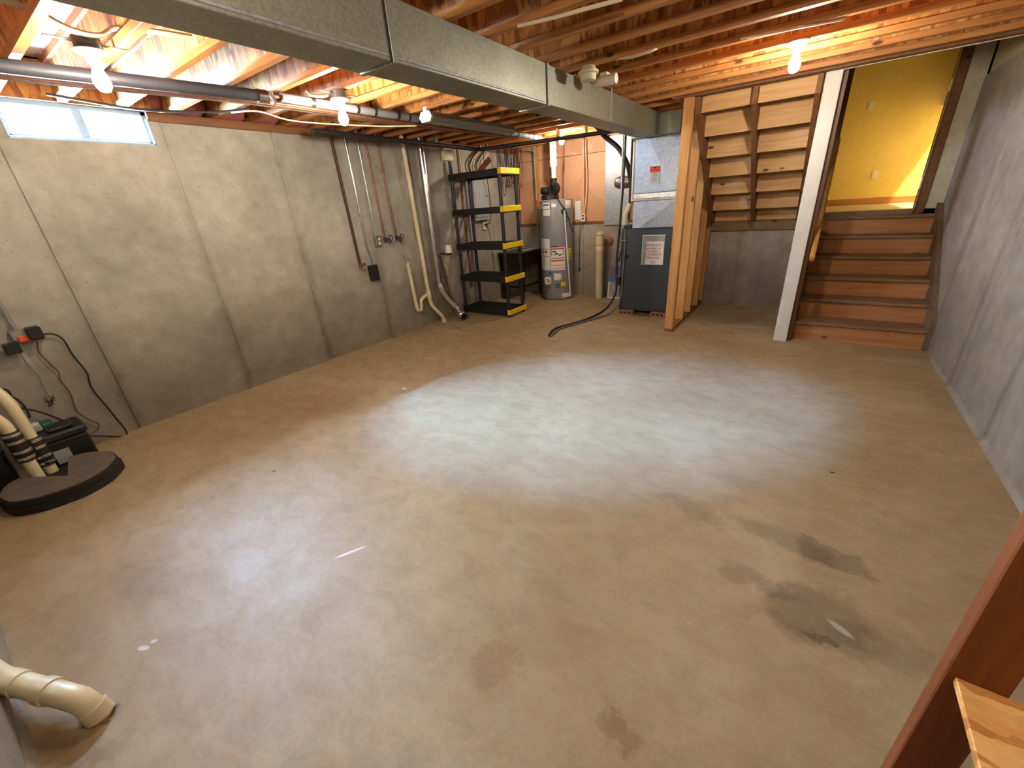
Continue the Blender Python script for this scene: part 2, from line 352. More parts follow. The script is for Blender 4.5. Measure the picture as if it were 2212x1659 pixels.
def text(name, s, loc, size, mat, parent, face='-y', depth=.0008):
    cu = bpy.data.curves.new(name, 'FONT'); cu.body = s; cu.size = size; cu.extrude = depth; cu.align_x = 'CENTER'; cu.resolution_u = 2; cu.space_line = .95
    ob = bpy.data.objects.new('tmp_text', cu); COL.objects.link(ob)
    me = bpy.data.meshes.new_from_object(ob.evaluated_get(bpy.context.evaluated_depsgraph_get()))
    bpy.data.objects.remove(ob); bpy.data.curves.remove(cu)
    bm = bmesh.new(); bm.from_mesh(me); bpy.data.meshes.remove(me)
    rot = {'-y': Matrix.Rotation(R_(90), 4, 'X'), '+x': Matrix.Rotation(R_(90), 4, 'Z') @ Matrix.Rotation(R_(90), 4, 'X')}[face]
    bmesh.ops.transform(bm, matrix=Matrix.Translation(loc) @ rot, verts=bm.verts)
    return mk(name, bm, mat, parent)
def clone(root, loc, label=None):
    """copy a thing with its parts and sub-parts"""
    def cp(o, par):
        c = o.copy(); COL.objects.link(c); c.parent = par; ORG[c.name] = ORG[o.name]
        for ch in list(o.children): cp(ch, c)
        return c
    r = cp(root, None); r.location = loc; ORG[r.name] = Vector(loc)
    if label: r['label'] = label
    return r
def struct(name, bm, mat, label=None, parent=None, smooth=0):
    o = mk(name, bm, mat, parent, smooth, loc=(0, 0, 0))
    if parent is None: tag(o, label, None, None, 'structure')
    return o

# ================================================================== STRUCTURE
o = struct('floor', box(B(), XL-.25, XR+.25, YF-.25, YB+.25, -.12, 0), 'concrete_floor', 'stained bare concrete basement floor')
# --- left wall: poured panels between form joints, window notch in the top
WY0, WY1, WZ0 = .665, 1.455, 2.12
b = B(); box(b, XL-.22, XL-.012, YF-.25, YB+.25, -.1, WZ0-.02); box(b, XL-.22, XL-.012, YF-.25, WY0-.01, WZ0-.02, 2.285); box(b, XL-.22, XL-.012, WY1+.01, YB+.25, WZ0-.02, 2.285)
wl = struct('wall_left', b, 'concrete_wall', 'poured concrete wall with vertical form joints and a high window')
JY = [YF-.2, -.30, .605, 1.525, 2.39, 3.30, 4.20, 5.10, 6.0, YB+.02]
for i, (a, c) in enumerate(zip(JY, JY[1:])):
    b = B(); j = random.uniform(-.003, .003); top = WZ0 if i == 2 else 2.285
    box(b, XL-.02, XL+j, a+.0004, c-.0004, -.02, top, .004)
    if i == 2: box(b, XL-.02, XL+j, a+.0015, WY0, top-.004, 2.285, .003); box(b, XL-.02, XL+j, WY1, c-.0015, top-.004, 2.285, .003)
    mk('concrete_panel', b, 'concrete_wall', wl)
b = B(); box(b, XL-.2, XL+.005, WY1, YB, 2.285, ZJ, .003); box(b, XL-.2, XL+.005, YF, WY0, 2.285, ZJ, .003)
struct('trim_1', b, 'stringer_brown', 'timber sill plate on top of the left concrete wall')
b = B(); box(b, XL-.05, XL-.0, WY0-.05, WY1+.05, ZJ, ZD+.1); box(b, XL-.26, XL-.22, YF-.3, WY0, ZJ-.01, ZD+.1); box(b, XL-.26, XL-.22, WY1, YB+.3, ZJ-.01, ZD+.1); box(b, XL-.26, XL, WY0-.05, WY1+.05, ZD-.01, ZD+.1); box(b, XL-.26, XL-.2, YF-.3, WY0, 2.2, ZD); box(b, XL-.26, XL-.2, WY1, YB+.3, 2.2, ZD)
struct('trim_2', b, 'osb_web', 'rim board behind the joist ends above the left wall')
# --- window
fr = B(); x0, x1 = XL-.10, XL-.03
box(fr, x0, x1, WY0-.02, WY1+.02, WZ0-.02, WZ0+.03, .004); box(fr, x0, x1, WY0-.02, WY1+.02, ZJ-.03, ZJ+.02, .004)
box(fr, x0, x1, WY0-.02, WY0+.03, WZ0, ZJ, .004); box(fr, x0, x1, WY1-.03, WY1+.02, WZ0, ZJ, .004)
win = struct('window_1', fr, 'window_vinyl', 'small high two-pane slider window glowing with daylight')
b = B(); box(b, x0+.015, x1-.008, 1.032, 1.086, WZ0+.03, ZJ-.03, .003); mk('mullion', b, 'window_vinyl', win)
for a, c in ((WY0+.03, 1.032), (1.086, WY1-.03)): b = B(); box(b, x0+.03, x0+.035, a, c, WZ0+.03, ZJ-.03); mk('pane', b, 'window_glass', win)
b = B(); box(b, XL-.03, XL+.002, WY1-.012, WY1+.0, WZ0, 2.3, .002); box(b, XL-.03, XL+.002, WY0, WY0+.012, WZ0, 2.3, .002); box(b, XL-.03, XL+.002, WY0, WY1, WZ0-.004, WZ0+.012, .002); mk('window_trim', b, 'window_vinyl', win)
# --- back wall: half-height concrete, sheathed frame wall above
b = B(); box(b, XL-.2, XR+.3, YB, YB+.2, -.1, 1.01); box(b, XL-.2, -1.17, YB, YB+.2, 1.0, 1.15)
wb = struct('wall_back', b, 'concrete_wall', 'half-height concrete wall with tan sheathing above it behind the water heater')
for a, c in ((-4.36, -3.1), (-3.1, -1.9), (-1.9, -1.17), (-1.17, -.03)):
    b = B(); box(b, a+.003, c-.003, YB-.008, YB+.01, -.02, 1.0 if a > -1.5 else 1.15, .004); mk('concrete_panel', b, 'concrete_wall', wb)
b = B(); box(b, XL, -1.17, YB-.02, YB+.1, 1.15, 1.185, .003); mk('sill_plate', b, 'stringer_brown', wb)
b = B(); box(b, XL-.2, -1.17, YB+.06, YB+.12, 1.18, ZD+.1); mk('backing', b, 'osb_web', wb)
for a, c in ((-4.34, -3.98), (-3.94, -3.125), (-3.07, -2.745), (-2.72, -2.0), (-1.98, -1.2)):
    for z0, z1 in ((1.185, 2.148), (2.156, ZD)):
        b = B(); box(b, a+.002, c-.002, YB+.03, YB+.062, z0, z1, .002); mk('sheathing_panel', b, 'sheathing', wb)
for x in (-4.0, -3.96, -3.125, -2.745, -2.0, -1.30):
    b = B(); box(b, x, x+.04, YB-.02, YB+.06, 1.185, ZJ, .002); mk('stud', b, 'sheathing' if x > -3.9 else 'lumber_z', wb)
# --- right wall
b = B(); box(b, XR+.012, XR+.22, YF-.25, YB, -.1, 2.30)
wr = struct('wall_right', b, 'concrete_wall', 'grey poured concrete wall beside the stairs')
for a, c in zip((YF-.2, .5, 1.4, 2.3, 3.2, 4.1, 5.0, 5.9), (.5, 1.4, 2.3, 3.2, 4.1, 5.0, 5.9, 6.42)):
    b = B(); j = random.uniform(-.003, .003); box(b, XR+j, XR+.02, a+.002, c-.002, -.02, 2.325, .005); mk('concrete_panel', b, 'concrete_wall', wr)
b = B(); prism(b, [(XR-.022, 0), (XR+.005, 0), (XR+.005, .035)], 'y', YF, 5.05); mk('mortar_cove', b, 'concrete_wall', wr)
b = B(); box(b, XR+.02, XR+.2, YF-.2, 8.5, 2.30, 3.7); box(b, XR+.02, XR+.2, 6.40, 6.62, 1.0, 3.7); mk('drywall_panel', b, 'drywall', wr)
b = B(); box(b, XL-.25, XR+.25, YF-.25, YF, -.1, ZD); wf = struct('wall_front', b, 'concrete_wall', 'concrete wall with a drain pipe entering the floor beside it')
# --- door wall at the stair head and the hall beyond
b = B(); box(b, .915, XR+.03, YB, YB+.12, 1.1, 3.7); box(b, -1.25, .915, YB, YB+.12, 3.22, 3.7)
wd = struct('wall_doorway', b, 'drywall', 'beige strip of wall around the doorway at the top of the steps')
b = B(); box(b, .866, .872+.02, YB-.005, YB+.125, 1.13, 3.2, .002); dj = struct('door_1', b, 'stain_brown', 'brown door frame with hinges at the top of the steps')
b = B(); box(b, .878, .945, YB-.02, YB, 1.13, 3.22, .004); mk('casing', b, 'stringer_brown', dj)
b = B(); box(b, .8635, .8665, YB+.0, YB+.022, 1.13, 3.2, .001); mk('weather_strip', b, 'cream_plastic', dj)
b = B(); box(b, -.03, .055, YB-.015, YB+.12, 1.13, 3.22, .003); mk('left_jamb', b, 'stain_brown', dj)
for z in (1.43, 2.30, 2.95):
    b = B(); box(b, .861, .8665, YB+.02, YB+.06, z-.05, z+.05, .001); h = mk('hinge', b, 'hinge_brass', dj)
    b = B(); cyl(b, (.858, YB+.015, z-.055), (.858, YB+.015, z+.055), .007, 8); mk('hinge_pin', b, 'hinge_brass', h, 40)
YH = 8.3; ZH = 1.17
b = B(); box(b, -1.3, 2.7, YH, YH+.1, 1.0, 3.7); wy = struct('wall_hall', b, 'yellow_paint', 'yellow painted hall wall seen through the doorway')
b = B(); box(b, -1.3, 2.7, YH-.014, YH, ZH, ZH+.085, .004); struct('baseboard_hall', b, 'oak_trim', 'oak baseboard below the yellow hall wall')
b = B(); box(b, -1.3, 2.7, YB+.0, YH+.1, 1.0, ZH); struct('floor_hall', b, 'tile_floor', 'hall floor beyond the doorway')
b = B(); box(b, 2.6, 2.7, YB, YH, ZH, 3.7); box(b, -1.4, -1.3, 4.8, YH, ZD, 3.7); box(b, -1.4, -1.3, YB+.12, YH, 1.0, 3.7); box(b, XR+.02, 2.7, YB+.12, YB+.13, ZH, 3.7)
struct('wall_hall_side', b, 'drywall', 'side walls of the hall')
b = B(); box(b, -1.4, 2.7, 4.7, YH+.1, 3.6, 3.7); box(b, -1.4, XR+.1, 4.75, 4.85, ZD, 3.65); struct('ceiling_hall', b, 'white_paint', 'hall ceiling')
hl = thing('hall_lamp', 'warm globe ceiling lamp in the hall beyond the doorway', 'lamp', (1.75, 7.35, 3.6))
b = B(); lathe(b, [(.09, 0), (.09, -.02), (.05, -.035)], (1.75, 7.35, 3.6)); mk('lamp_base', b, 'porcelain', hl, 40)
b = B(); lathe(b, [(.01, -.15), (.045, -.13), (.06, -.09), (.045, -.05), (.03, -.03)], (1.75, 7.35, 3.6), 14); mk('globe', b, 'bulb_hall', hl, 60)
for i, (px, py, nm, lb) in enumerate(((1882, 228, 'wall_switch', 'white light switch plate on the yellow hall wall'), (1890, 377, 'wall_outlet', 'cream outlet plate low on the yellow hall wall'))):
    p = on(px, py, 1, YH); t = thing(nm, lb, 'switch' if i == 0 else 'outlet', (p.x, YH, p.z-.06))
    b = B(); box(b, p.x-.036, p.x+.036, YH-.008, YH+.001, p.z-.058, p.z+.058, .003); mk('cover_plate', b, 'cream_plastic', t)
    if i == 0: b = B(); box(b, p.x-.006, p.x+.006, YH-.018, YH-.006, p.z-.014, p.z+.014, .002); mk('toggle', b, 'off_white', t)
    else:
        for dz in (-.022, .022): b = B(); cyl(b, (p.x, YH-.011, p.z+dz), (p.x, YH-.006, p.z+dz), .015, 12); mk('socket', b, 'off_white', t)
# --- ceiling: subfloor, i-joists, header at the stairwell
b = B(); box(b, XL-.25, XR+.25, YF-.25, 4.84, ZD, ZD+.1); box(b, XL-.25, -1.27, 4.84, YB+.2, ZD, ZD+.1)
ce = struct('ceiling', b, 'osb_deck', 'oriented strand board subfloor carried by timber i-joists')
def joist_meshes(xa, xb):
    w_ = bmesh.new(); box(w_, xa, xb, -.006, .006, ZJ+.03, ZD-.03)
    f1 = bmesh.new(); box(f1, xa, xb, -.0235, .0235, ZJ, ZJ+.038, .002)
    f2 = bmesh.new(); box(f2, xa, xb, -.0235, .0235, ZD-.038, ZD+.001, .002)
    out = []
    for bm, m in ((w_, 'osb_web'), (f1, 'flange'), (f2, 'flange')):
        bmesh.ops.recalc_face_normals(bm, faces=bm.faces)
        me = bpy.data.meshes.new('joist_part'); bm.to_mesh(me); bm.free(); me.materials.append(MAT[m]); out.append(me)
    return out
long_m = joist_meshes(XL-.2, XR+.1); short_m = joist_meshes(XL-.2, -1.30)
JOY = [1.0+.3135*k for k in range(-4, 18)]
for y in JOY:
    if y > 4.80 and y < 4.95: y = 4.79
    ms = long_m if y < 4.81 else short_m
    j = bpy.data.objects.new('joist', ms[0]); COL.objects.link(j); j.parent = ce; j.location = (0, y, 0); ORG[j.name] = Vector((0, y, 0))
    for me, nm in ((ms[1], 'bottom_flange'), (ms[2], 'top_flange')):
        c = bpy.data.objects.new(nm, me); COL.objects.link(c); c.parent = j
b = B(); box(b, -1.30, XR+.1, 4.845, 4.925, ZJ-.01, ZD+.1, .003); mk('header_beam', b, 'stringer_brown', ce)
b = B(); box(b, -.03, XR+.02, 4.925, 4.94, ZJ-.015, 3.6); mk('stairwell_face', b, 'drywall', ce)
b = B(); box(b, -1.37, -1.285, 4.84, YB, ZJ, ZD+.1, .003); mk('trimmer_joist', b, 'osb_web', ce)
for k, (y0, y1) in enumerate(zip(JOY, JOY[1:])):
    if y0 > 1.3 and y1 < 6.2:
        b = B(); t = bmesh.new(); bmesh.ops.create_icosphere(t, subdivisions=2, radius=1)
        for v in t.verts: v.co = Vector((XL-.10+v.co.x*.10*random.uniform(.8, 1.15), (y0+y1)/2+v.co.y*(y1-y0-.02)*.54, ZJ+.105+v.co.z*.125*random.uniform(.85, 1.1)))
        merge(b, t); mk('insulation_batt', b, 'pink_batt', ce, 80)

# ================================================================== STAIRS
NY, RZ, TD = 5.10, .187, .25
st = thing('staircase', 'brown wooden steps with worn treads rising to the doorway', 'staircase', (.5, 5.7, 0))
for i in range(6):
    y = NY+.025+TD*i
    b = B(); box(b, 0, 1.032, y, y+.02, RZ*i if i else 0, RZ*(i+1)-.03, .001); mk('riser', b, 'riser_pine', st)
    b = B(); box(b, -.0, 1.032, y-.025, y+TD+(.015 if i < 5 else -.13), RZ*(i+1)-.032, RZ*(i+1), .006); mk('tread', b, 'tread_worn', st)
b = B(); box(b, .06, .86, 6.47, 6.62, 1.115, 1.172, .004); mk('threshold', b, 'ledger', st)
b = B(); prism(b, [(5.085, 0), (5.085, .24), (5.13, .30), (6.36, 1.225), (6.47, 1.225), (6.47, .9), (5.25, 0)], 'x', 1.030, 1.068); mk('skirt_board', b, 'skirt_worn', st)
b = B(); prism(b, [(5.13, 0), (5.13, .15), (6.45, 1.13), (6.45, .8), (5.4, 0)], 'x', -.028, 0); mk('stringer', b, 'stringer_brown', st)
# --- upper flight seen from below
uf = thing('stair_underside', 'open underside of the upper stair flight with three brown stringers and knotty pine risers', 'staircase', (-.66, 5.7, 1.0))
UY = lambda i: 6.45-.235*i
UZ = lambda i: 1.12+.19*i
for i in range(7):
    b = B(); box(b, -1.16, -.155, UY(i)-.019, UY(i), UZ(i)-(.045 if i else 0), UZ(i+1)-.028, .001); mk('riser', b, 'riser_back', uf)
    b = B(); box(b, -1.16, -.155, max(4.93, UY(i+1)+.001), UY(i)+.025, UZ(i+1)-.028, UZ(i+1), .003); mk('tread', b, 'tread_worn', uf)
poly = [(6.47, 1.115)]
for i in range(6): poly += [(UY(i)-.02, UZ(i)+.02), (UY(i)-.02, UZ(i+1)-.028)]
poly += [(UY(6)-.02, UZ(6)+.02), (UY(6)-.02, ZJ+.06), (4.93, ZJ+.06), (4.93, 1.12+.81*(6.45-4.93)-.15), (6.28, 1.12+.81*(6.45-6.28)-.15), (6.30, 1.112)]
for x in (-1.162, -.675, -.20):
    b = B(); prism(b, poly, 'x', x, x+.04); mk('stringer', b, 'stringer_brown', uf)
b = B(); box(b, -1.165, -.03, YB-.05, YB-.008, .995, 1.115, .003); mk('ledger_board', b, 'ledger', uf)
b = B(); box(b, -1.165, -.03, YB-.008, YB, 1.012, 1.13); mk('landing_edge', b, 'ledger', uf)
# --- stud wall beside the furnace
sw = thing('stud_wall', 'open pine stud wall between the furnace and the space under the stairs', 'stud wall', (-1.21, 5.6, 0))
SX0, SX1 = -1.258, -1.168
for y, z in ((4.86, ZJ), (5.32, 2.12), (5.72, 1.84), (6.12, 1.52), (6.44, 1.28)):
    b = B(); dz = 0 if y < 5 else .03; prism(b, [(y, 0.036), (y+.038, 0.036), (y+.038, z-dz), (y, z)], 'x', SX0, SX1); mk('stud', b, 'lumber_z', sw)
b = B(); box(b, SX0, SX1, 4.865, YB-.01, 0, .038, .002); mk('bottom_plate', b, 'stringer_brown', sw)
b = B(); box(b, SX0+.01, SX1, 4.90, 4.925, .04, 2.345, .002); mk('stud', b, 'lumber_z', sw)
# --- white post, jamb board, handrail wall
b = B(); box(b, -.147, -.030, 4.945, 5.05, .01, ZJ, .004); box(b, -.145, -.033, 4.947, 5.048, 0, .012)
tag(mk('support_post', b, 'white_paint', loc=(-.09, 5, 0)), 'white painted square post at the foot of the steps', 'post')
hw = thing('stair_partition', 'dark brown boards beside the white post lining the steps', 'partition', (-.04, 5.6, 0))
b = B(); box(b, -.030, .008, 5.0, 5.05, .0, ZJ, .002); mk('jamb_board', b, 'stain_brown', hw)
b = B(); box(b, -.10, -.030, 5.055, YB-.06, 0, 1.02); mk('partition_panel', b, 'stringer_brown', hw)
hr = thing('handrail', 'pale wooden handrail sloping up beside the steps', 'handrail', (.035, 5.5, .8))
b = B(); obox(b, (.034, 4.87, .84), (.046, 6.35, 1.93), .042, .055); bmesh.ops.bevel(b, geom=b.edges[:], offset=.012, segments=2, affect='EDGES'); mk('rail', b, 'rail_pine', hr, 40)
for y in (5.02, 6.2):
    z = .84+(y-4.87)*.7365; b = B(); tube(b, curve([(.036, y, z-.02), (.03, y, z-.07), (-.0, y, z-.09)], 4), .007, 8); mk('bracket', b, 'hinge_brass', hr, 50)

# ================================================================== DUCTWORK, FURNACE
DX0, DX1, DZ0, DZ1 = -1.87, -1.655, 2.12, 2.335
du = thing('supply_duct', 'long galvanized rectangular supply duct hung under the joists', 'duct', (-1.76, 2.5, DZ0))
secs = [(YF+.04, 1.53), (1.53, 2.88), (2.88, 4.03), (4.03, 5.40)]
for i, (a, c) in enumerate(secs):
    g = .006 if i < 2 else 0
    b = B(); box(b, DX0-g, DX1+g, a+.0015, c-.0015, DZ0-g, DZ1+.012, .003); s_ = mk('duct_section', b, 'galvanized', du)
    if i < 2: b = B(); box(b, DX1+g-.001, DX1+g+.005, a+.02, c-.02, DZ0+.006, DZ0+.018, .002); mk('lock_seam', b, 'galvanized_bright', s_)
for y, m in ((1.53, 'galvanized'), (2.88, 'galvanized')):
    b = B(); box(b, DX1-.002, DX1+.014, y+.002, y+.028, DZ0-.008, DZ1+.012, .002); box(b, DX0-.012, DX1+.014, y+.002, y+.028, DZ0-.012, DZ0-.002, .002); mk('drive_cleat', b, m, du)
    b = B(); box(b, DX1-.002, DX1+.010, y-.007, y+.002, DZ0-.004, DZ1+.01); mk('joint_gap', b, 'black_print', du)
b = B(); box(b, DX1, DX1+.004, 4.0, 4.03, DZ0+.01, ZJ+.03, .001); mk('hanger_strap', b, 'galvanized_bright', du)
fu = thing('furnace', 'dark blue furnace cabinet topped by a galvanized coil case and plenum', 'furnace', (-1.74, 5.85, .058))
FX0, FX1, FY = -2.075, -1.41, 5.50
b = B(); box(b, FX0, FX1, FY, 6.24, .058, 1.125, .006); cab = mk('cabinet', b, 'furnace_blue', fu)
b = B(); box(b, FX0+.012, FX1-.012, FY-.006, FY+.004, .09, 1.11, .004); mk('door_panel', b, 'furnace_blue', cab)
for x, z in ((-1.99, 1.08), (-1.92, .98), (-1.92, .88), (-1.93, .79), (-1.93, .69), (-1.94, .58), (-1.94, .56), (-1.79, .56), (-1.87, .13), (-1.60, .12), (-1.98, .11), (-1.44, .12)):
    b = B(); lathe(b, [(.006, 0), (.006, -.003), (.003, -.005)], (x, FY-.006, z), 8, 'y'); mk('screw', b, 'chrome', cab)
PX0 = -1.94
b = B(); box(b, PX0, FX1, FY+.01, 6.22, 1.125, 1.445, .004); cc = mk('coil_case', b, 'galvanized', fu)
b = B(); addmesh(b, [(PX0+.004, FY+.009, 1.13), (PX0+.10, FY-.008, 1.13), (FX1, FY-.008, 1.44), (PX0+.004, FY+.009, 1.44), (FX1, FY+.009, 1.13)], [(0, 1, 2, 3), (1, 4, 2)]); mk('cross_broken_face', b, 'galvanized_bright', cc)
b = B(); box(b, PX0-.008, FX1, FY+.0, 6.22, 1.445, 1.472, .004); mk('drip_flange', b, 'white_paint', fu)
b = B(); box(b, PX0-.004, FX1, FY+.004, 6.22, 1.472, 1.53, .003); mk('foil_tape', b, 'foil', fu)
b = B(); box(b, PX0, FX1, FY+.01, 6.22, 1.53, 2.13, .004); ple = mk('plenum', b, 'galvanized_bright', fu)
b = B(); addmesh(b, [(PX0+.004, FY+.009, 1.54), (-1.45, FY-.010, 1.54), (-1.79, FY-.010, 2.12), (PX0+.004, FY+.009, 2.12), (FX1, FY+.009, 1.54), (FX1, FY+.009, 2.12)], [(0, 1, 2, 3), (1, 4, 5, 2)]); mk('cross_broken_face', b, 'galvanized_bright', ple)
b = B(); box(b, -1.97, FX1, 5.405, 6.22, 2.125, ZJ-.005, .004); mk('plenum_head', b, 'galvanized', fu)
p = [(-1.748, 1.818), (-1.622, 1.750), (-1.735, 1.630)]
b = B(); box(b, -1.748, -1.624, FY-.014, FY-.011, 1.752, 1.818); lb = mk('warning_label', b, 'orange_print', fu)
b = B(); box(b, -1.745, -1.628, FY-.014, FY-.011, 1.632, 1.752); mk('label_sheet', b, 'paper', lb)
for k in range(4): b = B(); box(b, -1.72+.01*(k % 2), -1.655, FY-.0148, FY-.014, 1.735-.024*k, 1.741-.024*k); mk('label_line', b, 'grey_cable', lb)
b = B(); box(b, -1.70, -1.672, FY-.0148, FY-.014, 1.795, 1.808); box(b, -1.73, -1.65, FY-.0148, FY-.014, 1.775, 1.779); mk('label_print', b, 'black_print', lb)
b = B(); cyl(b, (-1.985, FY-.003, .775), (-1.985, FY-.008, .775), .028, 16); mk('knockout', b, 'dark_void', cab)
# document pouch on the furnace door
dp = thing('document_pouch', 'clear plastic pouch holding a white sheet with red lettering on the furnace door', 'pouch', (-1.645, FY-.007, .67))
b = B(); box(b, -1.785, -1.505, FY-.0105, FY-.008, .672, 1.040, .001); mk('pouch', b, 'clear_pouch', dp)
b = B(); box(b, -1.735, -1.512, FY-.0090, FY-.0084, .68, .965); mk('sheet', b, 'paper', dp)
b = B(); box(b, -1.788, -1.502, FY-.012, FY-.0105, 1.034, 1.043); box(b, -1.788, -1.78, FY-.012, FY-.0105, .672, 1.04); obox(b, (-1.78, FY-.0115, 1.03), (-1.735, FY-.0115, .97), .003, .004, (0, 1, 0)); obox(b, (-1.51, FY-.0115, 1.03), (-1.60, FY-.0115, .965), .003, .006, (0, 1, 0)); mk('pouch_edge', b, 'pvc_white', dp)
for k, s_ in enumerate(('IMPORTANT', 'HEATING &', 'COOLING', 'DOCUMENTS', 'ENCLOSED')):
    text('lettering', s_, (-1.645, FY-.0118, .905-.038*k), .036, 'red_print', dp)
for k in range(2): b = B(); box(b, -1.66, -1.60, FY-.0118, FY-.0112, .715-.02*k, .719-.02*k); mk('small_print', b, 'grey_cable', dp)
# bricks under the furnace
brp = None
def brick(x, y, label):
    t = thing('cored_brick', label, 'brick', (x, y, 0), 'bricks under the furnace')
    b = B(); box(b, x-.1, x+.1, y, y+.092, 0, .058, .003); bo = mk('brick_body', b, 'brick_clay', t)
    for k in (-1, 0, 1): b = B(); cyl(b, (x+k*.055, y-.0015, .029), (x+k*.055, y+.01, .029), .016, 12); mk('core_hole', b, 'dark_void', bo)
    return t
for x, y, lb in ((-1.965, 5.46, 'front cored brick under the furnace corner nearest the drain hoses'), (-1.52, 5.47, 'front cored brick under the furnace corner nearest the stud wall'), (-1.965, 6.13, 'rear cored brick under the furnace on the filter side'), (-1.52, 6.13, 'rear cored brick under the furnace on the stud wall side')): brick(x, y, lb)
# flue, lines and hoses beside the furnace
b = B(); lathe(b, [(.02, -.42), (.055, -.405), (.072, -.375), (.078, -.34), (.078, .001)], (-1.94, 5.92, 1.69), 20, 'x'); tag(mk('flue_pipe', b, 'flue_metal', None, 50), 'round metal flue stub sticking out beside the plenum', 'flue pipe')
b = B(); tube(b, fillet([(-2.175, 5.695, 2.352), (-2.175, 5.695, 1.1), (-2.15, 5.69, .95), (-2.07, 5.62, .92)], .06), .012, 8); tag(mk('conduit', b, 'steel_pipe', None, 50), 'thin bare metal conduit dropping beside the furnace', 'conduit')
b = B(); tube(b, curve([(-2.115, 5.62, 2.33), (-2.12, 5.62, 1.8), (-2.14, 5.62, 1.3), (-2.15, 5.60, 1.0), (-2.147, 5.555, .72), (-2.128, 5.518, .47), (-2.128, 5.49, .27), (-2.2, 5.35, .09), (-2.30, 5.05, .022), (-2.40, 4.72, .018), (-2.50, 4.45, .018), (-2.47, 4.25, .018), (-2.43, 4.14, .016)], 8), .015, 8)
tag(mk('black_drain_hose', b, 'black_rubber', None, 60), 'thicker black drain hose curling from the furnace across the floor', 'hose')
b = B(); tube(b, curve([(-2.02, FY-.02, 1.12), (-2.015, FY-.022, .9), (-2.03, FY-.022, .5), (-2.04, FY-.022, .25), (-2.07, 5.44, .12), (-2.15, 5.28, .03), (-2.27, 5.0, .013), (-2.37, 4.72, .013), (-2.455, 4.46, .013), (-2.43, 4.27, .013), (-2.405, 4.15, .012)], 8), .011, 8)
tag(mk('thin_drain_hose', b, 'grey_cable', None, 60), 'thin brown drain tube clipped to the furnace door', 'hose')
for z in (.98, .31):
    b = B(); box(b, -2.06, -1.99, FY-.037, FY-.0055, z-.005, z+.005, .002); tag(mk('tube_clip', b, 'chrome', None), 'small bright clip holding the thin tube to the furnace, '+('upper one' if z > .5 else 'lower one'), 'clip')
b = B(); tube(b, curve([(-2.28, 4.78, 2.319), (-2.37, 5.25, 2.318), (-2.41, 5.46, 2.306), (-2.42, 5.69, 2.235), (-2.25, 5.75, 2.08), (-2.12, 5.75, 1.87), (-2.045, 5.75, 1.60), (-1.945, 5.75, 1.46)], 8), .030, 10)
tag(mk('refrigerant_line', b, 'black_rubber', None, 60), 'fat black insulated refrigerant line bending down into the plenum', 'refrigerant line')
b = B(); tube(b, curve([(-2.04, 5.68, 2.352), (-2.055, 5.68, 2.0), (-2.04, 5.68, 1.6), (-1.945, 5.68, 1.25)], 6), .009, 8); tag(mk('liquid_line', b, 'dark_pipe', None, 50), 'slim dark line rising beside the plenum', 'pipe')
b = B(); tube(b, fillet([(-1.975, 5.56, 2.11), (-1.975, 5.56, 1.45)], .05), .016, 8); tag(mk('pvc_drain_riser', b, 'pvc_white', None, 50), 'pale pipe running up the plenum edge', 'pipe')
b = B(); tube(b, fillet([(-2.01, 5.60, 1.42), (-2.08, 5.60, 1.28), (-2.08, 5.60, 1.16)], .06), .028, 10); tag(mk('flex_elbow', b, 'pvc', None, 50), 'cream pipe elbow above the furnace cabinet', 'pipe')
b = B(); box(b, -2.06, -1.96, 5.53, 5.64, 1.126, 1.17, .005); tag(mk('condensate_trap', b, 'black_plastic', None), 'small black condensate trap on the furnace top', 'trap')
t = thing('furnace_switch', 'grey metal switch box on the left side of the furnace', 'switch', (-2.09, 5.56, .68))
b = B(); box(b, -2.115, FX0+.001, 5.52, 5.60, .68, .785, .003); mk('box', b, 'panel_grey', t)
b = B(); box(b, -2.121, -2.113, 5.545, 5.575, .715, .75, .002); mk('toggle', b, 'off_white', t)
b = B(); tube(b, curve([(-2.11, 5.53, .69), (-2.085, 5.475, .75), (-2.058, 5.473, .85), (-2.052, FY-.010, .87)], 5), .008, 8); mk('whip', b, 'black_rubber', t, 50)
t = thing('condensate_cup', 'small grey metal cup clamped low beside the furnace', 'cup', (-2.09, 5.45, .40))
b = B(); lathe(b, [(.022, 0), (.030, .03), (.034, .10), (.036, .105)], (-2.085, 5.455, .40), 14); mk('cup', b, 'iron_valve', t, 40)
b = B(); box(b, -2.14, -2.046, 5.44, 5.495, .505, .52, .002); mk('bracket', b, 'iron_valve', t)
# filter, pvc stub, foam patch
t = thing('air_filter', 'cardboard framed air filter leaning on the concrete wall', 'air filter', (-2.48, 6.36, 0))
fm = Matrix.Translation((-2.48, 6.37, 0)) @ Matrix.Rotation(R_(-10), 4, 'X') @ Matrix.Rotation(R_(18), 4, 'Z')
def fbox(nm, m, x0, x1, y0, y1, z0, z1, par):
    b = B(); box(b, x0, x1, y0, y1, z0, z1, .001); bmesh.ops.transform(b, matrix=fm, verts=b.verts); return mk(nm, b, m, par)
fbox('media', 'filter_media', -.10, .12, -.005, .015, .02, .50, t)
for a in ((-.12, -.10, -.01, .02, 0, .52), (.12, .14, -.01, .02, 0, .52), (-.12, .14, -.01, .02, 0, .02), (-.12, .14, -.01, .02, .50, .52)): fbox('frame_bar', 'paper', *a, t)
fbox('printed_panel', 'filter_print', -.119, .139, -.013, -.010, .33, .518, t); fbox('printed_panel', 'blue_print', -.119, .139, -.013, -.010, .265, .33, t)
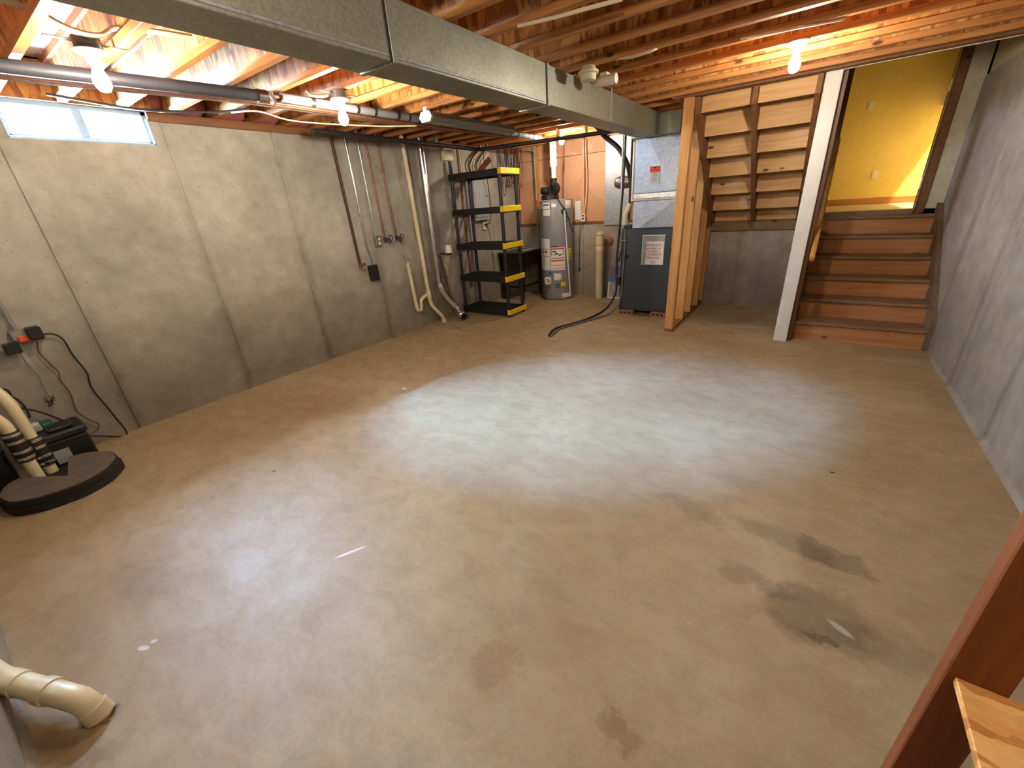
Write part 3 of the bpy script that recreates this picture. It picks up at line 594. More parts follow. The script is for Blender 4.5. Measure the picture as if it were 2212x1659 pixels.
for a, c in (((-.11, .01), (.13, .26)), ((.13, .01), (-.11, .26))):
    b = B(); obox(b, (a[0], -.011, a[1]), (c[0], -.011, c[1]), .004, .014, (0, 1, 0)); bmesh.ops.transform(b, matrix=fm, verts=b.verts); mk('brace', b, 'paper', t)
t = thing('capped_pvc_stub', 'capped cream drain pipe standing on the floor by the back wall', 'pipe', (-2.735, 6.33, 0))
b = B(); cyl(b, (-2.735, 6.33, 0), (-2.735, 6.33, .80), .058, 20); mk('pipe', b, 'pvc', t, 40)
b = B(); lathe(b, [(.066, 0), (.068, .01), (.068, .075), (.064, .085)], (-2.735, 6.33, .735), 20); mk('coupling', b, 'pvc', t, 40)
b = B(); lathe(b, [(.058, .0), (.064, .012), (.066, .05), (.062, .16), (.066, .165), (.066, .19), (.05, .2)], (-2.735, 6.33, .82), 20); mk('cleanout', b, 'pvc', t, 40)
b = B(); box(b, -2.752, -2.718, 6.313, 6.347, 1.015, 1.045, .003); mk('plug', b, 'pvc', t)
b = B(); tt = bmesh.new(); bmesh.ops.create_icosphere(tt, subdivisions=3, radius=1)
for v in tt.verts:
    s_ = 1+.16*math.sin(7*v.co.x+3*v.co.z)*math.cos(5*v.co.z); v.co = Vector((-2.655+v.co.x*.075*s_, YB-.01+v.co.y*.05, .885+v.co.z*.085*s_))
merge(b, tt); tag(mk('spray_foam_patch', b, 'foam_patch', None, 80), 'tan lump of spray foam around a wall hole behind the pipe stub', 'foam')
b = B(); box(b, -2.735, -2.35, YB-.030, YB-.0195, 1.12, ZJ-.02, .003); tag(mk('metal_panel', b, 'galvanized_bright', None), 'bright sheet metal panel fixed over the tan sheathing', 'panel')
# tan wall bits
b = B(); box(b, -3.265, -3.165, YB+.022, YB+.028, 1.215, 1.50); tag(mk('paper_sheet', b, 'paper', None), 'plain white paper tacked to the tan sheathing beside the tank', 'paper')
t = thing('junction_outlet', 'cream outlet box at the foot of the tan sheathing', 'outlet', (-3.085, YB, 1.18))
b = B(); box(b, -3.12, -3.05, YB-.055, YB-.015, 1.185, 1.30, .004); mk('box', b, 'cream_plastic', t)
for dz in (.03, .075): b = B(); box(b, -3.10, -3.07, YB-.058, YB-.054, 1.19+dz, 1.215+dz, .001); mk('socket', b, 'black_print', t)
b = B(); tube(b, curve([(-3.06, YB-.015, ZJ), (-3.05, YB-.03, 2.1), (-3.035, YB-.03, 1.8), (-3.05, YB-.03, 1.5), (-3.07, YB-.035, 1.30)], 6), .008, 6); tag(mk('wall_cable', b, 'nm_cable', None, 60), 'pale cable running down the tan stud to the outlet box', 'cable')
b = B(); tube(b, curve([(-3.09, YB-.06, 1.2), (-3.13, YB-.06, 1.08), (-3.16, YB-.03, .8), (-3.16, YB-.03, .48)], 6), .005, 6); box(b, -3.172, -3.148, YB-.045, YB-.02, .40, .47, .004); tag(mk('hanging_cable', b, 'dark_pipe', None, 60), 'thin dark cord hanging down the concrete behind the tank', 'cord')

# ================================================================== WATER HEATER
WC = (-3.446, 6.215); WR = .262
wh = thing('water_heater', 'tall grey gas water heater covered in stickers', 'water heater', (WC[0], WC[1], 0))
b = B(); lathe(b, [(WR-.02, 0), (WR-.004, .012), (WR, .03), (WR, 1.515), (WR-.004, 1.535), (WR-.02, 1.545), (.01, 1.548)], (*WC, 0), 40); mk('tank', b, 'tank_grey', wh, 35)
b = B(); lathe(b, [(WR+.001, 0), (WR+.003, .004), (WR+.001, .008)], (*WC, .482), 40); mk('seam_band', b, 'panel_grey', wh, 30)
A0 = -60.97
def ang(x): return A0 + math.degrees(math.asin(max(-.97, min(.97, (x-281)/217))))
def hz(y): return 1.545*(1580-y)/1395
def sticker(x0, x1, y0, y1, m, nm='sticker', lift=0, par=None):
    b = B(); arc_patch(b, WC, WR+lift, ang(x0), ang(x1), hz(y1), hz(y0)); return mk(nm, b, m, par or wh, 40)
s1 = sticker(66, 296, 232, 292, 'chrome', 'brand_plate'); sticker(112, 200, 222, 300, 'paper', 'brand_badge', .002, s1); sticker(222, 278, 240, 280, 'paper', 'brand_badge', .002, s1); sticker(122, 190, 240, 256, 'black_print', 'print_bar', .004, s1)
sticker(113, 202, 310, 390, 'paper'); s1 = sticker(400, 468, 205, 300, 'paper'); sticker(402, 466, 272, 280, 'orange_print', 'print_bar', .002, s1)
s1 = sticker(73, 187, 698, 1140, 'paper'); sticker(80, 182, 836, 842, 'red_print', 'print_bar', .002, s1); sticker(80, 182, 935, 941, 'red_print', 'print_bar', .002, s1); sticker(118, 152, 865, 890, 'red_print', 'pictogram', .002, s1); sticker(90, 102, 860, 900, 'black_print', 'pictogram', .002, s1)
s1 = sticker(196, 385, 820, 1140, 'paper')
for a in ((202, 372, 830, 846, 'red_print'), (202, 208, 846, 920, 'black_print'), (366, 372, 846, 920, 'black_print'), (202, 372, 916, 922, 'black_print'), (205, 375, 965, 971, 'black_print'), (203, 376, 990, 1014, 'orange_print'), (205, 376, 1065, 1070, 'red_print'), (205, 376, 1110, 1115, 'red_print')): sticker(*a, 'print_bar', .002, s1)
sticker(222, 270, 866, 884, 'black_print', 'pictogram', .002, s1); sticker(255, 290, 894, 912, 'black_print', 'pictogram', .002, s1); sticker(308, 328, 922, 942, 'black_print', 'pictogram', .002, s1)
s1 = sticker(406, 468, 825, 1000, 'yellow_print'); sticker(410, 462, 830, 842, 'black_print', 'print_bar', .002, s1); sticker(412, 424, 850, 885, 'black_print', 'pictogram', .002, s1); sticker(448, 462, 925, 940, 'black_print', 'pictogram', .002, s1); sticker(448, 462, 965, 980, 'black_print', 'pictogram', .002, s1)
sticker(162, 206, 1162, 1208, 'blue_print'); s1 = sticker(232, 334, 1186, 1284, 'paper'); sticker(312, 324, 1195, 1207, 'black_print', 'pictogram', .002, s1); sticker(308, 324, 1255, 1266, 'black_print', 'pictogram', .002, s1); sticker(325, 390, 1320, 1378, 'yellow_print')
s1 = sticker(330, 466, 1482, 1550, 'paper'); sticker(332, 464, 1482, 1489, 'orange_print', 'print_bar', .002, s1); sticker(342, 356, 1500, 1512, 'black_print', 'pictogram', .002, s1); sticker(342, 358, 1526, 1538, 'black_print', 'pictogram', .002, s1)
sticker(164, 316, 1424, 1540, 'tank_grey', 'access_door', .004); sticker(195, 300, 800, 808, 'black_print', 'print_bar')
def onwh(x, y, d=0): a = R_(ang(x)); return Vector((WC[0]+(WR+d)*math.cos(a), WC[1]+(WR+d)*math.sin(a), hz(y)))
def rad(x): a = R_(ang(x)); return Vector((math.cos(a), math.sin(a), 0))
p = onwh(160, 1290); r_ = rad(160); b = B(); obox(b, p-r_*.01, p+r_*.055, .115, .115); bmesh.ops.bevel(b, geom=b.edges[:], offset=.014, segments=2, affect='EDGES'); gv = mk('gas_control', b, 'off_white', wh, 40)
for x, y in ((166, 1268), (183, 1290)): q = onwh(x, y, .055); b = B(); cyl(b, q-r_*.003, q+r_*.005, .012, 10); mk('control_dial', b, 'black_print', gv)
b = B(); q = onwh(150, 1355, .03); tube(b, curve([q, q+Vector((0, 0, -.04)), q+Vector((-.02, 0, -.09)), onwh(130, 1420, -.01)], 4), .009, 8); q = onwh(178, 1350, .03); tube(b, curve([q, q+Vector((0, 0, -.05)), onwh(205, 1430, -.005)], 4), .005, 6); mk('burner_tube', b, 'chrome', wh, 50)
p = onwh(280, 1365); r_ = rad(280); b = B(); cyl(b, p-r_*.005, p+r_*.012, .034, 18); dv = mk('drain_valve', b, 'black_plastic', wh, 40); b = B(); cyl(b, p+r_*.012, p+r_*.03, .016, 12); mk('valve_knob', b, 'panel_grey', dv, 40)
p = onwh(372, 345); r_ = rad(372); b = B(); cyl(b, p-r_*.005, p+r_*.01, .038, 16); tv = mk('relief_valve', b, 'black_plastic', wh, 40)
b = B(); cyl(b, p, p+r_*.05, .018, 12); mk('valve_body', b, 'hinge_brass', tv, 40)
b = B(); q0 = p+r_*.04; q1 = onwh(440, 1500, .02); tube(b, [q0, q0+Vector((0, 0, -.05)), q1], .0115, 10); mk('discharge_tube', b, 'pvc_white', wh, 50)
q = onwh(400, 445, .006); b = B(); tube(b, [q+Vector((.025*math.cos(2*math.pi*k/14)*rad(490).x+0, .025*math.cos(2*math.pi*k/14)*rad(490).y, .035*math.sin(2*math.pi*k/14))) for k in range(15)], .005, 6); mk('cord_coil', b, 'black_rubber', wh, 60)
b = B(); tube(b, curve([(WC[0]+.06, WC[1]-.12, 1.6), onwh(310, 190, .01), onwh(350, 260, .01), onwh(385, 320, .02), onwh(430, 430, .01), onwh(470, 560, .005), onwh(484, 630, .004)], 6), .007, 6); mk('power_cord', b, 'black_rubber', wh, 60)
# blower on the tank
bw = thing('vent_blower', 'black draft blower on top of the water heater', 'blower', (WC[0]-.06, WC[1]-.02, 1.545))
cx, cy = WC[0]-.07, WC[1]-.06
b = B(); lathe(b, [(.14, 0), (.14, .055), (.12, .075), (.10, .08)], (cx, cy, 1.545), 20); mk('base', b, 'black_plastic', bw, 35)
b = B(); lathe(b, [(.04, -.10), (.052, -.09), (.052, .02), (.045, .03)], (cx-.035, cy-.03, 1.68), 16, 'x'); mk('motor', b, 'black_plastic', bw, 40)
b = B(); lathe(b, [(.055, -.04), (.085, -.035), (.09, .03), (.06, .04)], (cx+.08, cy, 1.70), 20, 'y'); mk('fan_housing', b, 'black_plastic', bw, 40)
b = B(); cyl(b, (cx+.075, cy, 1.74), (cx+.075, cy, 1.845), .043, 16); lathe(b, [(.05, 0), (.052, .01), (.05, .02)], (cx+.075, cy, 1.82), 16); mk('outlet_collar', b, 'black_plastic', bw, 40)
b = B(); tube(b, curve([(cx+.10, cy-.06, 1.60), (cx+.14, cy-.08, 1.68), (cx+.10, cy-.09, 1.76), (cx+.04, cy-.08, 1.73), (cx+.05, cy-.09, 1.64), (cx+.11, cy-.08, 1.60)], 6), .008, 6); mk('wire_loop', b, 'dark_pipe', bw, 60)
vx, vy = cx+.075, cy
t = thing('pvc_vent', 'white pipe vent rising from the blower to the joists', 'vent pipe', (vx, vy, 1.84))
b = B(); cyl(b, (vx, vy, 1.845), (vx, vy, 2.0), .036, 18); mk('lower_pipe', b, 'pvc_white', t, 40)
b = B(); lathe(b, [(.040, 0), (.046, .01), (.058, .03), (.060, .10), (.056, .11)], (vx, vy, 1.985), 18); mk('reducer', b, 'pvc_white', t, 40)
b = B(); cyl(b, (vx, vy, 2.08), (vx-.01, vy, ZD), .052, 18); lathe(b, [(.057, 0), (.060, .01), (.057, .02)], (vx, vy, 2.15), 18); mk('upper_pipe', b, 'pvc_white', t, 40)
for px, y, z0, z1, lb in ((-3.36, 6.285, 1.545, ZD, 'copper water pipe rising behind the white vent'), (-3.62, 6.368, 1.545, ZD, 'copper water pipe rising left of the white vent')):
    b = B(); tube(b, [(px, y, z0), (px, y, z0+.45), (px+.015, y, z0+.5), (px+.015, y, z1)], .012, 10); tag(mk('copper_riser', b, 'copper', None, 50), lb, 'pipe')
t = thing('gas_pipe', 'grey steel gas pipe turning down the corner by the tank', 'pipe', (-3.93, 6.4, .3))
b = B(); tube(b, fillet([(-4.33, 6.452, 2.345), (-3.96, 6.452, 2.29), (-3.937, 6.452, .42), (-3.74, 6.452, .41), (-3.627, 6.398, .40)], .05), .014, 10); mk('pipe', b, 'fixture_grey', t, 50)
b = B(); lathe(b, [(.024, -.03), (.024, .03)], (-3.949, 6.452, 1.53), 12); mk('union', b, 'red_print', t, 40)

# ================================================================== SHELF, DESK, PANEL
sh = thing('shelving_unit', 'black plastic five-tier shelving unit with yellow end caps', 'shelf', (-3.87, 4.94, 0))
SHX0, SHX1, SHY0, SHY1 = -4.325, -3.42, 4.735, 5.165
tiers = [.02, .50, .95, 1.42, 1.875]
for z in tiers:
    b = B(); h = .082
    box(b, SHX0, SHX1-.008, SHY0, SHY0+.02, z, z+h, .004); box(b, SHX0, SHX1-.008, SHY1-.02, SHY1, z, z+h, .004); box(b, SHX0, SHX0+.02, SHY0, SHY1, z, z+h, .004); box(b, SHX1-.028, SHX1-.008, SHY0, SHY1, z, z+h, .004)
    s_ = mk('shelf', b, 'black_plastic', sh)
    for k in range(1, 4): b = B(); y = SHY0+(SHY1-SHY0)*k/4; box(b, SHX0+.02, SHX1-.03, y-.012, y+.012, z+.055, z+.078, .003); mk('slat', b, 'black_plastic', s_)
    b = B(); xm = (SHX0+SHX1)/2; box(b, xm-.012, xm+.012, SHY0+.02, SHY1-.02, z+.05, z+.074, .003); mk('slat', b, 'black_plastic', s_)
    b = B(); box(b, SHX1-.012, SHX1+.004, SHY0-.004, SHY1+.004, z+.012, z+h+.004, .005); box(b, SHX1-.05, SHX1, SHY0-.005, SHY0+.005, z+.012, z+h+.004, .003); mk('end_cap', b, 'yellow_plastic', s_)
for x, y, ex in ((SHX0+.03, SHY0+.03, .17), (SHX1-.045, SHY0+.03, 0), (SHX0+.03, SHY1-.03, 0), (SHX1-.045, SHY1-.03, 0)):
    b = B(); cyl(b, (x, y, 0), (x, y, 1.95+ex), .024, 12); mk('post', b, 'black_plastic', sh, 40)
b = B(); obox(b, (-3.98, 5.0, 1.965), (-3.80, 5.04, 2.11), .02, .07); tag(mk('dark_plank', b, 'stringer_brown', None), 'dark wedge of wood lying tilted on the top shelf', 'plank')
dk = thing('desk', 'dark brown wooden desk in the corner beside the water heater', 'desk', (-4.09, 6.1, 0))
b = B(); box(b, -4.34, -3.85, 5.75, 6.42, .755, .785, .004); mk('desktop', b, 'desk_wood', dk)
b = B(); box(b, -4.32, -3.88, 5.78, 5.80, .50, .755, .003); mk('front_panel', b, 'desk_wood', dk); b = B(); box(b, -3.90, -3.88, 5.80, 6.42, .55, .755, .003); mk('side_panel', b, 'desk_wood', dk)
for x, y in ((-4.32, 5.78), (-3.93, 5.78), (-4.32, 6.36), (-3.93, 6.36)): b = B(); box(b, x, x+.05, y, y+.05, 0, .755, .004); mk('leg', b, 'desk_wood', dk)
b = B(); box(b, -4.29, -3.91, 5.79, 5.815, .20, .235, .003); box(b, -3.92, -3.90, 5.80, 6.40, .20, .235, .003); mk('stretcher', b, 'desk_wood', dk)
b = B(); box(b, -4.0, -3.88, 6.0, 6.30, .786, .81, .006); tag(mk('plastic_bag', b, 'clear_pouch', None), 'flat clear plastic bag lying on the dark desk', 'bag')
pn = thing('breaker_panel', 'grey electrical breaker panel on the wall behind the shelves', 'electrical panel', (-4.3, 5.38, 1.32))
b = B(); box(b, XL, -4.285, 5.20, 5.56, 1.325, 1.985, .004); mk('cabinet', b, 'panel_grey', pn)
b = B(); box(b, -4.287, -4.275, 5.215, 5.545, 1.37, 1.97, .003); dr = mk('door', b, 'panel_grey', pn); b = B(); box(b, -4.276, -4.270, 5.49, 5.515, 1.655, 1.68, .001); mk('latch', b, 'black_print', dr)
b = B(); box(b, XL-.002, XL+.012, 5.0, 5.045, .35, 2.28, .002); tag(mk('wall_batten', b, 'stringer_brown', None), 'narrow wooden batten on the wall left of the breaker panel', 'batten')
t = thing('panel_outlet', 'small white outlet with a black plug under the breaker panel', 'outlet', (XL, 5.45, 1.18))
b = B(); box(b, XL, XL+.04, 5.42, 5.49, 1.18, 1.29, .003); mk('box', b, 'cream_plastic', t); b = B(); box(b, XL+.04, XL+.07, 5.44, 5.48, 1.245, 1.27, .003); mk('plug', b, 'black_plastic', t)
b = B(); tube(b, curve([(XL+.06, 5.47, 1.26), (XL+.06, 5.56, 1.27), (XL+.05, 5.60, 1.36), (-4.25, 5.55, 1.6), (-4.20, 5.45, 1.95), (-4.19, 5.40, 2.2), (-4.19, 5.39, ZJ+.002)], 6), .006, 6); tag(mk('panel_cable', b, 'black_rubber', None, 60), 'thin black cord hanging in front of the breaker panel', 'cord')
b = B(); tube(b, curve([(XL+.06, 5.47, 1.24), (XL+.04, 5.55, 1.15), (XL+.03, 5.6, .9), (XL+.03, 5.62, .6), (XL+.03, 5.60, .32)], 6), .006, 6); tag(mk('dangling_cable', b, 'brown_cable', None, 60), 'brown cord dangling down the wall under the breaker panel', 'cord')
t = thing('utility_box', 'cream plastic utility box high on the wall above the shelves', 'box', (XL, 4.76, 2.13))
b = B(); box(b, XL, XL+.06, 4.68, 4.86, 2.13, 2.28, .004); mk('case', b, 'cream_plastic', t); b = B(); box(b, XL+.06, XL+.068, 4.73, 4.84, 2.15, 2.245, .003); mk('lid', b, 'off_white', t)
for k in range(15):
    row, cl = k//5, k % 5; w1, w2 = random.uniform(-.012, .012), random.uniform(-.012, .012); c = random.choice(('nm_cable', 'nm_cable', 'grey_cable', 'brown_cable'))
    b = B(); tube(b, curve([(XL+.055+.022*row, 5.44+.052*cl, ZJ+.06), (XL+.055+.022*row, 5.42+.052*cl+w1*.6, 2.30), (XL+.065+.024*row, 5.25+.05*cl+w1, 2.18), (XL+.045+.022*row, 5.19+.05*cl+w2, 2.08), (XL+.020+.022*row, 5.24+.055*cl, 1.983)], 5), .007, 6)
    tag(mk('feeder_cable', b, c, None, 60), {'nm_cable': 'pale', 'grey_cable': 'grey', 'brown_cable': 'brown'}[c]+' cable in the bundle feeding the breaker panel from above', 'cable', 'cables feeding the breaker panel')
def tuck(y): return ZJ+.002 if any(abs(y-q) < .03 for q in JOY) else ZJ+.05          # under a flange or up into a bay
for k in range(13):
    y = 5.80+.045*((k*5) % 13); x = XL+.035+.0145*k; d = random.uniform(.2, .62); c = random.choice(('brown_cable', 'grey_cable', 'dark_pipe', 'copper')); y0, y1 = y-.06, min(6.42, y+random.uniform(.12, .22))
    b = B(); tube(b, curve([(x, y0, tuck(y0)), (x, y0+.01, 2.3), (x, y+random.uniform(-.03, .02), 2.27-d*.6), (x, min(6.37, y+random.uniform(.02, .08)), 2.25-d), (x, min(6.41, y+random.uniform(.1, .18)), 2.3-d*.5), (x, y1, 2.3), (x, y1, tuck(y1))], 6), .005, 6)
    tag(mk('loose_cable', b, c, None, 60), {'brown_cable': 'brown', 'grey_cable': 'grey', 'dark_pipe': 'black', 'copper': 'orange'}[c]+' loose cable loop tangled in the corner above the desk', 'cable', 'tangled cables in the corner')

# ================================================================== LEFT WALL SERVICES
b = B(); tube(b, [(XL+.035, 3.0, ZJ+.05), (XL+.035, 3.03, .97)], .016, 10); t = thing('rusty_pipe', 'dark rusty pipe down the concrete wall ending in a small valve', 'pipe', (XL, 3.02, .95)); mk('pipe', b, 'rust_pipe', t, 50)
b = B(); cyl(b, (XL+.035, 3.03, .985), (XL+.035, 3.03, .94), .02, 10); cyl(b, (XL+.035, 3.03, .97), (XL+.085, 3.05, .985), .012, 10); cyl(b, (XL+.08, 3.035, .985), (XL+.09, 3.065, .985), .02, 10); mk('valve', b, 'copper', t, 40)
t = thing('switch_box', 'black box at the foot of a shiny conduit on the concrete wall', 'electrical box', (XL, 3.2, .78))
b = B(); box(b, XL, XL+.07, 3.145, 3.25, .775, .955, .005); mk('box', b, 'black_plastic', t); b = B(); tube(b, fillet([(XL+.03, 3.17, ZJ+.001), (XL+.03, 3.175, 1.15), (XL+.04, 3.20, 1.05), (XL+.04, 3.20, .95)], .06), .012, 10); mk('conduit', b, 'chrome', t, 50)
t = thing('wall_receptacle', 'metal receptacle box with two round sockets on the concrete wall', 'outlet', (XL, 3.355, 1.16))
b = B(); box(b, XL, XL+.045, 3.315, 3.395, 1.155, 1.275, .004); mk('box', b, 'steel_pipe', t); b = B(); tube(b, [(XL+.02, 3.335, ZJ+.05), (XL+.02, 3.34, 1.27)], .009, 8); mk('conduit', b, 'steel_pipe', t, 50)
for z in (1.19, 1.24): b = B(); cyl(b, (XL+.045, 3.36, z), (XL+.050, 3.36, z), .018, 12); mk('socket', b, 'cream_plastic', t)
for y, y2, lb in ((3.43, 3.46, 'copper pipe with a hose tap on the wall, next to the receptacle'), (3.59, 3.64, 'copper pipe with a hose tap on the wall, next to the drain standpipe')):
    t = thing('copper_hose_tap', lb, 'tap', (XL, y2, 1.2)); b = B(); tube(b, [(XL+.03, y, ZJ+.05), (XL+.03, y2, 1.24)], .011, 10); mk('pipe', b, 'copper', t, 50)
    b = B(); cyl(b, (XL+.03, y2, 1.255), (XL+.03, y2, 1.20), .017, 10); cyl(b, (XL+.03, y2, 1.235), (XL+.10, y2+.01, 1.225), .014, 10); tube(b, [(XL+.085, y2, 1.225), (XL+.11, y2+.0, 1.18)], .014, 10); v_ = mk('valve', b, 'iron_valve', t, 40)
    b = B(); tube(b, [(XL+.10, y2+.035+.03*math.cos(2*math.pi*k/12), 1.24+.03*math.sin(2*math.pi*k/12)) for k in range(13)], .006, 6); cyl(b, (XL+.07, y2+.01, 1.235), (XL+.10, y2+.035, 1.24), .006, 6); mk('handwheel', b, 'iron_valve', v_, 50)
t = thing('drain_standpipe', 'cream drain pipe with a trap and open standpipe on the concrete wall', 'drain pipe', (XL+.05, 4.0, 0))
b = B(); tube(b, fillet([(XL+.06, 3.955, ZJ+.05), (XL+.06, 4.02, .36), (XL+.08, 4.03, .27), (XL+.12, 4.17, .09), (XL+.12, 4.19, 0)], .05), .026, 14); mk('main_pipe', b, 'pvc', t, 50)
b = B(); lathe(b, [(.034, -.05), (.036, -.04), (.036, .05), (.034, .06)], (XL+.06, 4.015, .43), 16); cyl(b, (XL+.12, 4.19, 0), (XL+.12, 4.19, .05), .034, 14); mk('tee', b, 'pvc', t, 40)
b = B(); tube(b, fillet([(XL+.05, 3.735, .92), (XL+.05, 3.77, .36), (XL+.05, 3.78, .26), (XL+.05, 3.85, .25), (XL+.055, 3.86, .40), (XL+.06, 3.99, .44)], .06), .024, 14); mk('trap', b, 'pvc', t, 50)
b = B(); cyl(b, (XL+.05, 3.731, .90), (XL+.05, 3.725, 1.0), .021, 14); mk('hose_coupling', b, 'steel_pipe', t, 40)
t = thing('dryer_vent', 'shiny metal vent pipe ending in a crinkled foil hose on the floor', 'vent pipe', (-4.28, 4.22, 0))
b = B(); tube(b, [(XL+.09, 4.22, ZD), (XL+.09, 4.22, 2.2), (XL+.10, 4.21, .56)], .045, 18); mk('rigid_pipe', b, 'foil', t, 50)
b = B(); pts = curve([(XL+.10, 4.21, .56), (XL+.13, 4.23, .44), (XL+.17, 4.31, .30), (XL+.22, 4.38, .18), (XL+.27, 4.40, .085), (XL+.345, 4.375, .06)], 12)
tube(b, pts, .05, 16, False, [.048+.007*(k % 2) for k in range(len(pts))]); mk('foil_hose', b, 'foil', t, 70)
b = B(); e0, e1 = pts[-1], pts[-1]+(pts[-1]-pts[-3]).normalized()*.03; tube(b, [e0, e1], .056, 18, False); tube(b, [e1, e0], .049, 18, False); mk('end_collar', b, 'steel_pipe', t, 40)
b = B(); cyl(b, e0-Vector((0, 0, 0)), e0+(e1-e0)*.2, .048, 18); mk('hose_mouth', b, 'dark_void', t)
t = thing('wall_cup_fitting', 'white cup-shaped fitting on a small bracket on the concrete wall', 'fitting', (XL, 4.47, .92))
b = B(); lathe(b, [(.05, 0), (.052, .01), (.042, .10), (.036, .11)], (XL+.09, 4.50, .94), 16); mk('cup', b, 'pvc_white', t, 40)
b = B(); lathe(b, [(.03, 0), (.045, .02), (.045, .03)], (XL+.09, 4.50, .912), 14); cyl(b, (XL, 4.42, .94), (XL+.07, 4.48, .935), .012, 8); mk('bracket', b, 'dark_pipe', t, 40)
b = B(); tube(b, fillet([(XL+.02, 4.37, .93), (XL+.04, 4.39, .78), (XL+.05, 4.50, .02)], .05), .011, 8); t = thing('brown_drain_tube', 'brown tube with a yellow tag running down the wall behind the vent pipe', 'pipe', (XL, 4.42, 0)); mk('tube', b, 'brown_cable', t, 50)
b = B(); tube(b, curve([(XL+.05, 4.40, .80), (XL+.08, 4.43, .72), (XL+.07, 4.45, .65), (XL+.05, 4.43, .64)], 5), .005, 6); mk('tag', b, 'tag_yellow', t, 60)

# ================================================================== PIPES UNDER THE JOISTS
b = B(); tube(b, fillet([(-3.50, YF+.02, 2.31), (-3.47, .6, 2.308), (-3.26, 1.78, 2.30)], .2), .034, 14); t = thing('grey_main_pipe', 'thick dark grey pipe running under the joists in front of the window', 'pipe', (-3.4, .8, 2.27)); mk('pipe', b, 'grey_pipe', t, 50)
b = B(); tube(b, [(-3.263, 1.765, 2.30), (-3.258, 1.83, 2.30)], .040, 14); tube(b, [(-3.257, 1.85, 2.335), (-3.255, 1.87, 2.265)], .022, 10); mk('valve', b, 'chrome', t, 40)
t = thing('foam_wrapped_pipe', 'water pipe wrapped in short grey foam sleeves under the joists', 'pipe', (-3.08, 3.5, 2.22))
PA, PB = Vector((-3.258, 1.83, 2.31)), Vector((-3.26, 5.58, 2.312))
b = B(); tube(b, [PA, PB], .012, 10); mk('pipe', b, 'copper', t, 50)
yv = 1.93
while yv < 5.46:
    L_ = random.choice((.16, .2, .24)) if yv < 3.0 else .11
    a = PA.lerp(PB, (yv-1.83)/3.75); c = PA.lerp(PB, (min(yv+L_, 5.5)-1.83)/3.75); b = B(); tube(b, [a, c], .030, 12); s_ = mk('foam_sleeve', b, 'grey_foam', t, 50)
    b = B(); tube(b, [c-(c-a)*.08, c+(c-a).normalized()*.012], .0315, 12); mk('tape_band', b, 'black_rubber', s_, 50)
    yv += L_+random.choice((.015, .015, .04))
for k, (x, z, m, lb, r_) in enumerate(((-3.35, 2.295, 'copper', 'bright copper pipe slung under the joists beside the foam sleeves', .011), (-3.42, 2.30, 'copper', 'second copper pipe slung under the joists toward the wall', .011), (-3.50, 2.32, 'nm_cable', 'pale cable stretched under the joists beside the copper pipes', .006), (-3.60, 2.325, 'grey_cable', 'grey cable stretched under the joists beside the copper pipes', .006))):
    b = B(); y1 = 5.0 if k < 2 else 4.2
    tube(b, curve([(x-.22, YF+.02, z), (x-.2, .7, z), (x-.02, 1.9, z), (x-.01, 3.0, z-.01), (x, y1, z)], 6), r_, 8); tag(mk('copper_run' if k < 2 else 'cable_run', b, m, None, 50), lb, 'pipe' if k < 2 else 'cable')
b = B(); tube(b, curve([on(500, 243, 2, 2.312), on(560, 241, 2, 2.305), on(640, 262, 2, 2.285), on(800, 272, 2, 2.267), on(900, 272, 2, 2.267)], 6), .006, 6); tag(mk('sagging_cable', b, 'nm_cable', None, 60), 'pale cable sagging between the joists above the window corner', 'cable')
b = B(); tube(b, curve([on(100, 203, 2, 2.33), on(300, 236, 2, 2.325), on(450, 242, 2, 2.325), on(540, 236, 2, 2.33)], 6), .009, 6); tag(mk('window_conduit', b, 'dark_pipe', None, 60), 'thin dark conduit passing above the window', 'conduit')
t = thing('black_gas_line', 'long black pipe along the wall top turning toward the furnace', 'pipe', (-3.9, 4.0, 2.22))
b = B(); tube(b, fillet([(-3.93, 2.55, 2.25), (-4.0, 5.03, 2.24), (-3.98, 5.09, 2.24), (-2.12, 5.50, 2.250)], .06), .024, 10); mk('pipe', b, 'dark_pipe', t, 50)
for p in ((-2.9, 5.33, 2.25), (-2.55, 5.405, 2.25), (-3.97, 4.2, 2.25)): b = B(); box(b, p[0]-.012, p[0]+.012, p[1]-.03, p[1]+.03, p[2]+.015, ZJ+.01, .002); mk('hanger', b, 'chrome', t)

# ================================================================== LIGHTS AND CEILING FITTINGS
def lamp(x, y, zb, label):
    t = thing('bare_bulb_lamp', label, 'lamp', (x, y, zb), 'bare bulb lampholders on the joists')
    b = B(); lathe(b, [(.052, .0), (.055, .004), (.055, .05), (.05, .055)], (x, y, zb), 16); mk('junction_box', b, 'black_plastic', t, 40)
    b = B(); box(b, x-.012, x+.012, y-.152, y+.152, zb+.030, zb+.036, .001); mk('mounting_bar', b, 'steel_pipe', t)
    b = B(); lathe(b, [(.030, -.045), (.034, -.02), (.062, -.008), (.066, 0), (.06, .004)], (x, y, zb), 20); mk('porcelain_holder', b, 'porcelain', t, 40)
    b = B(); lathe(b, [(.004, -.165), (.020, -.160), (.031, -.143), (.035, -.122), (.031, -.098), (.019, -.070), (.015, -.040)], (x, y, zb), 14); mk('bulb', b, 'bulb_warm', t, 60)
    return t
L1 = lamp(-3.01, .872, 2.315, 'lit bare bulb in a porcelain holder by the window')
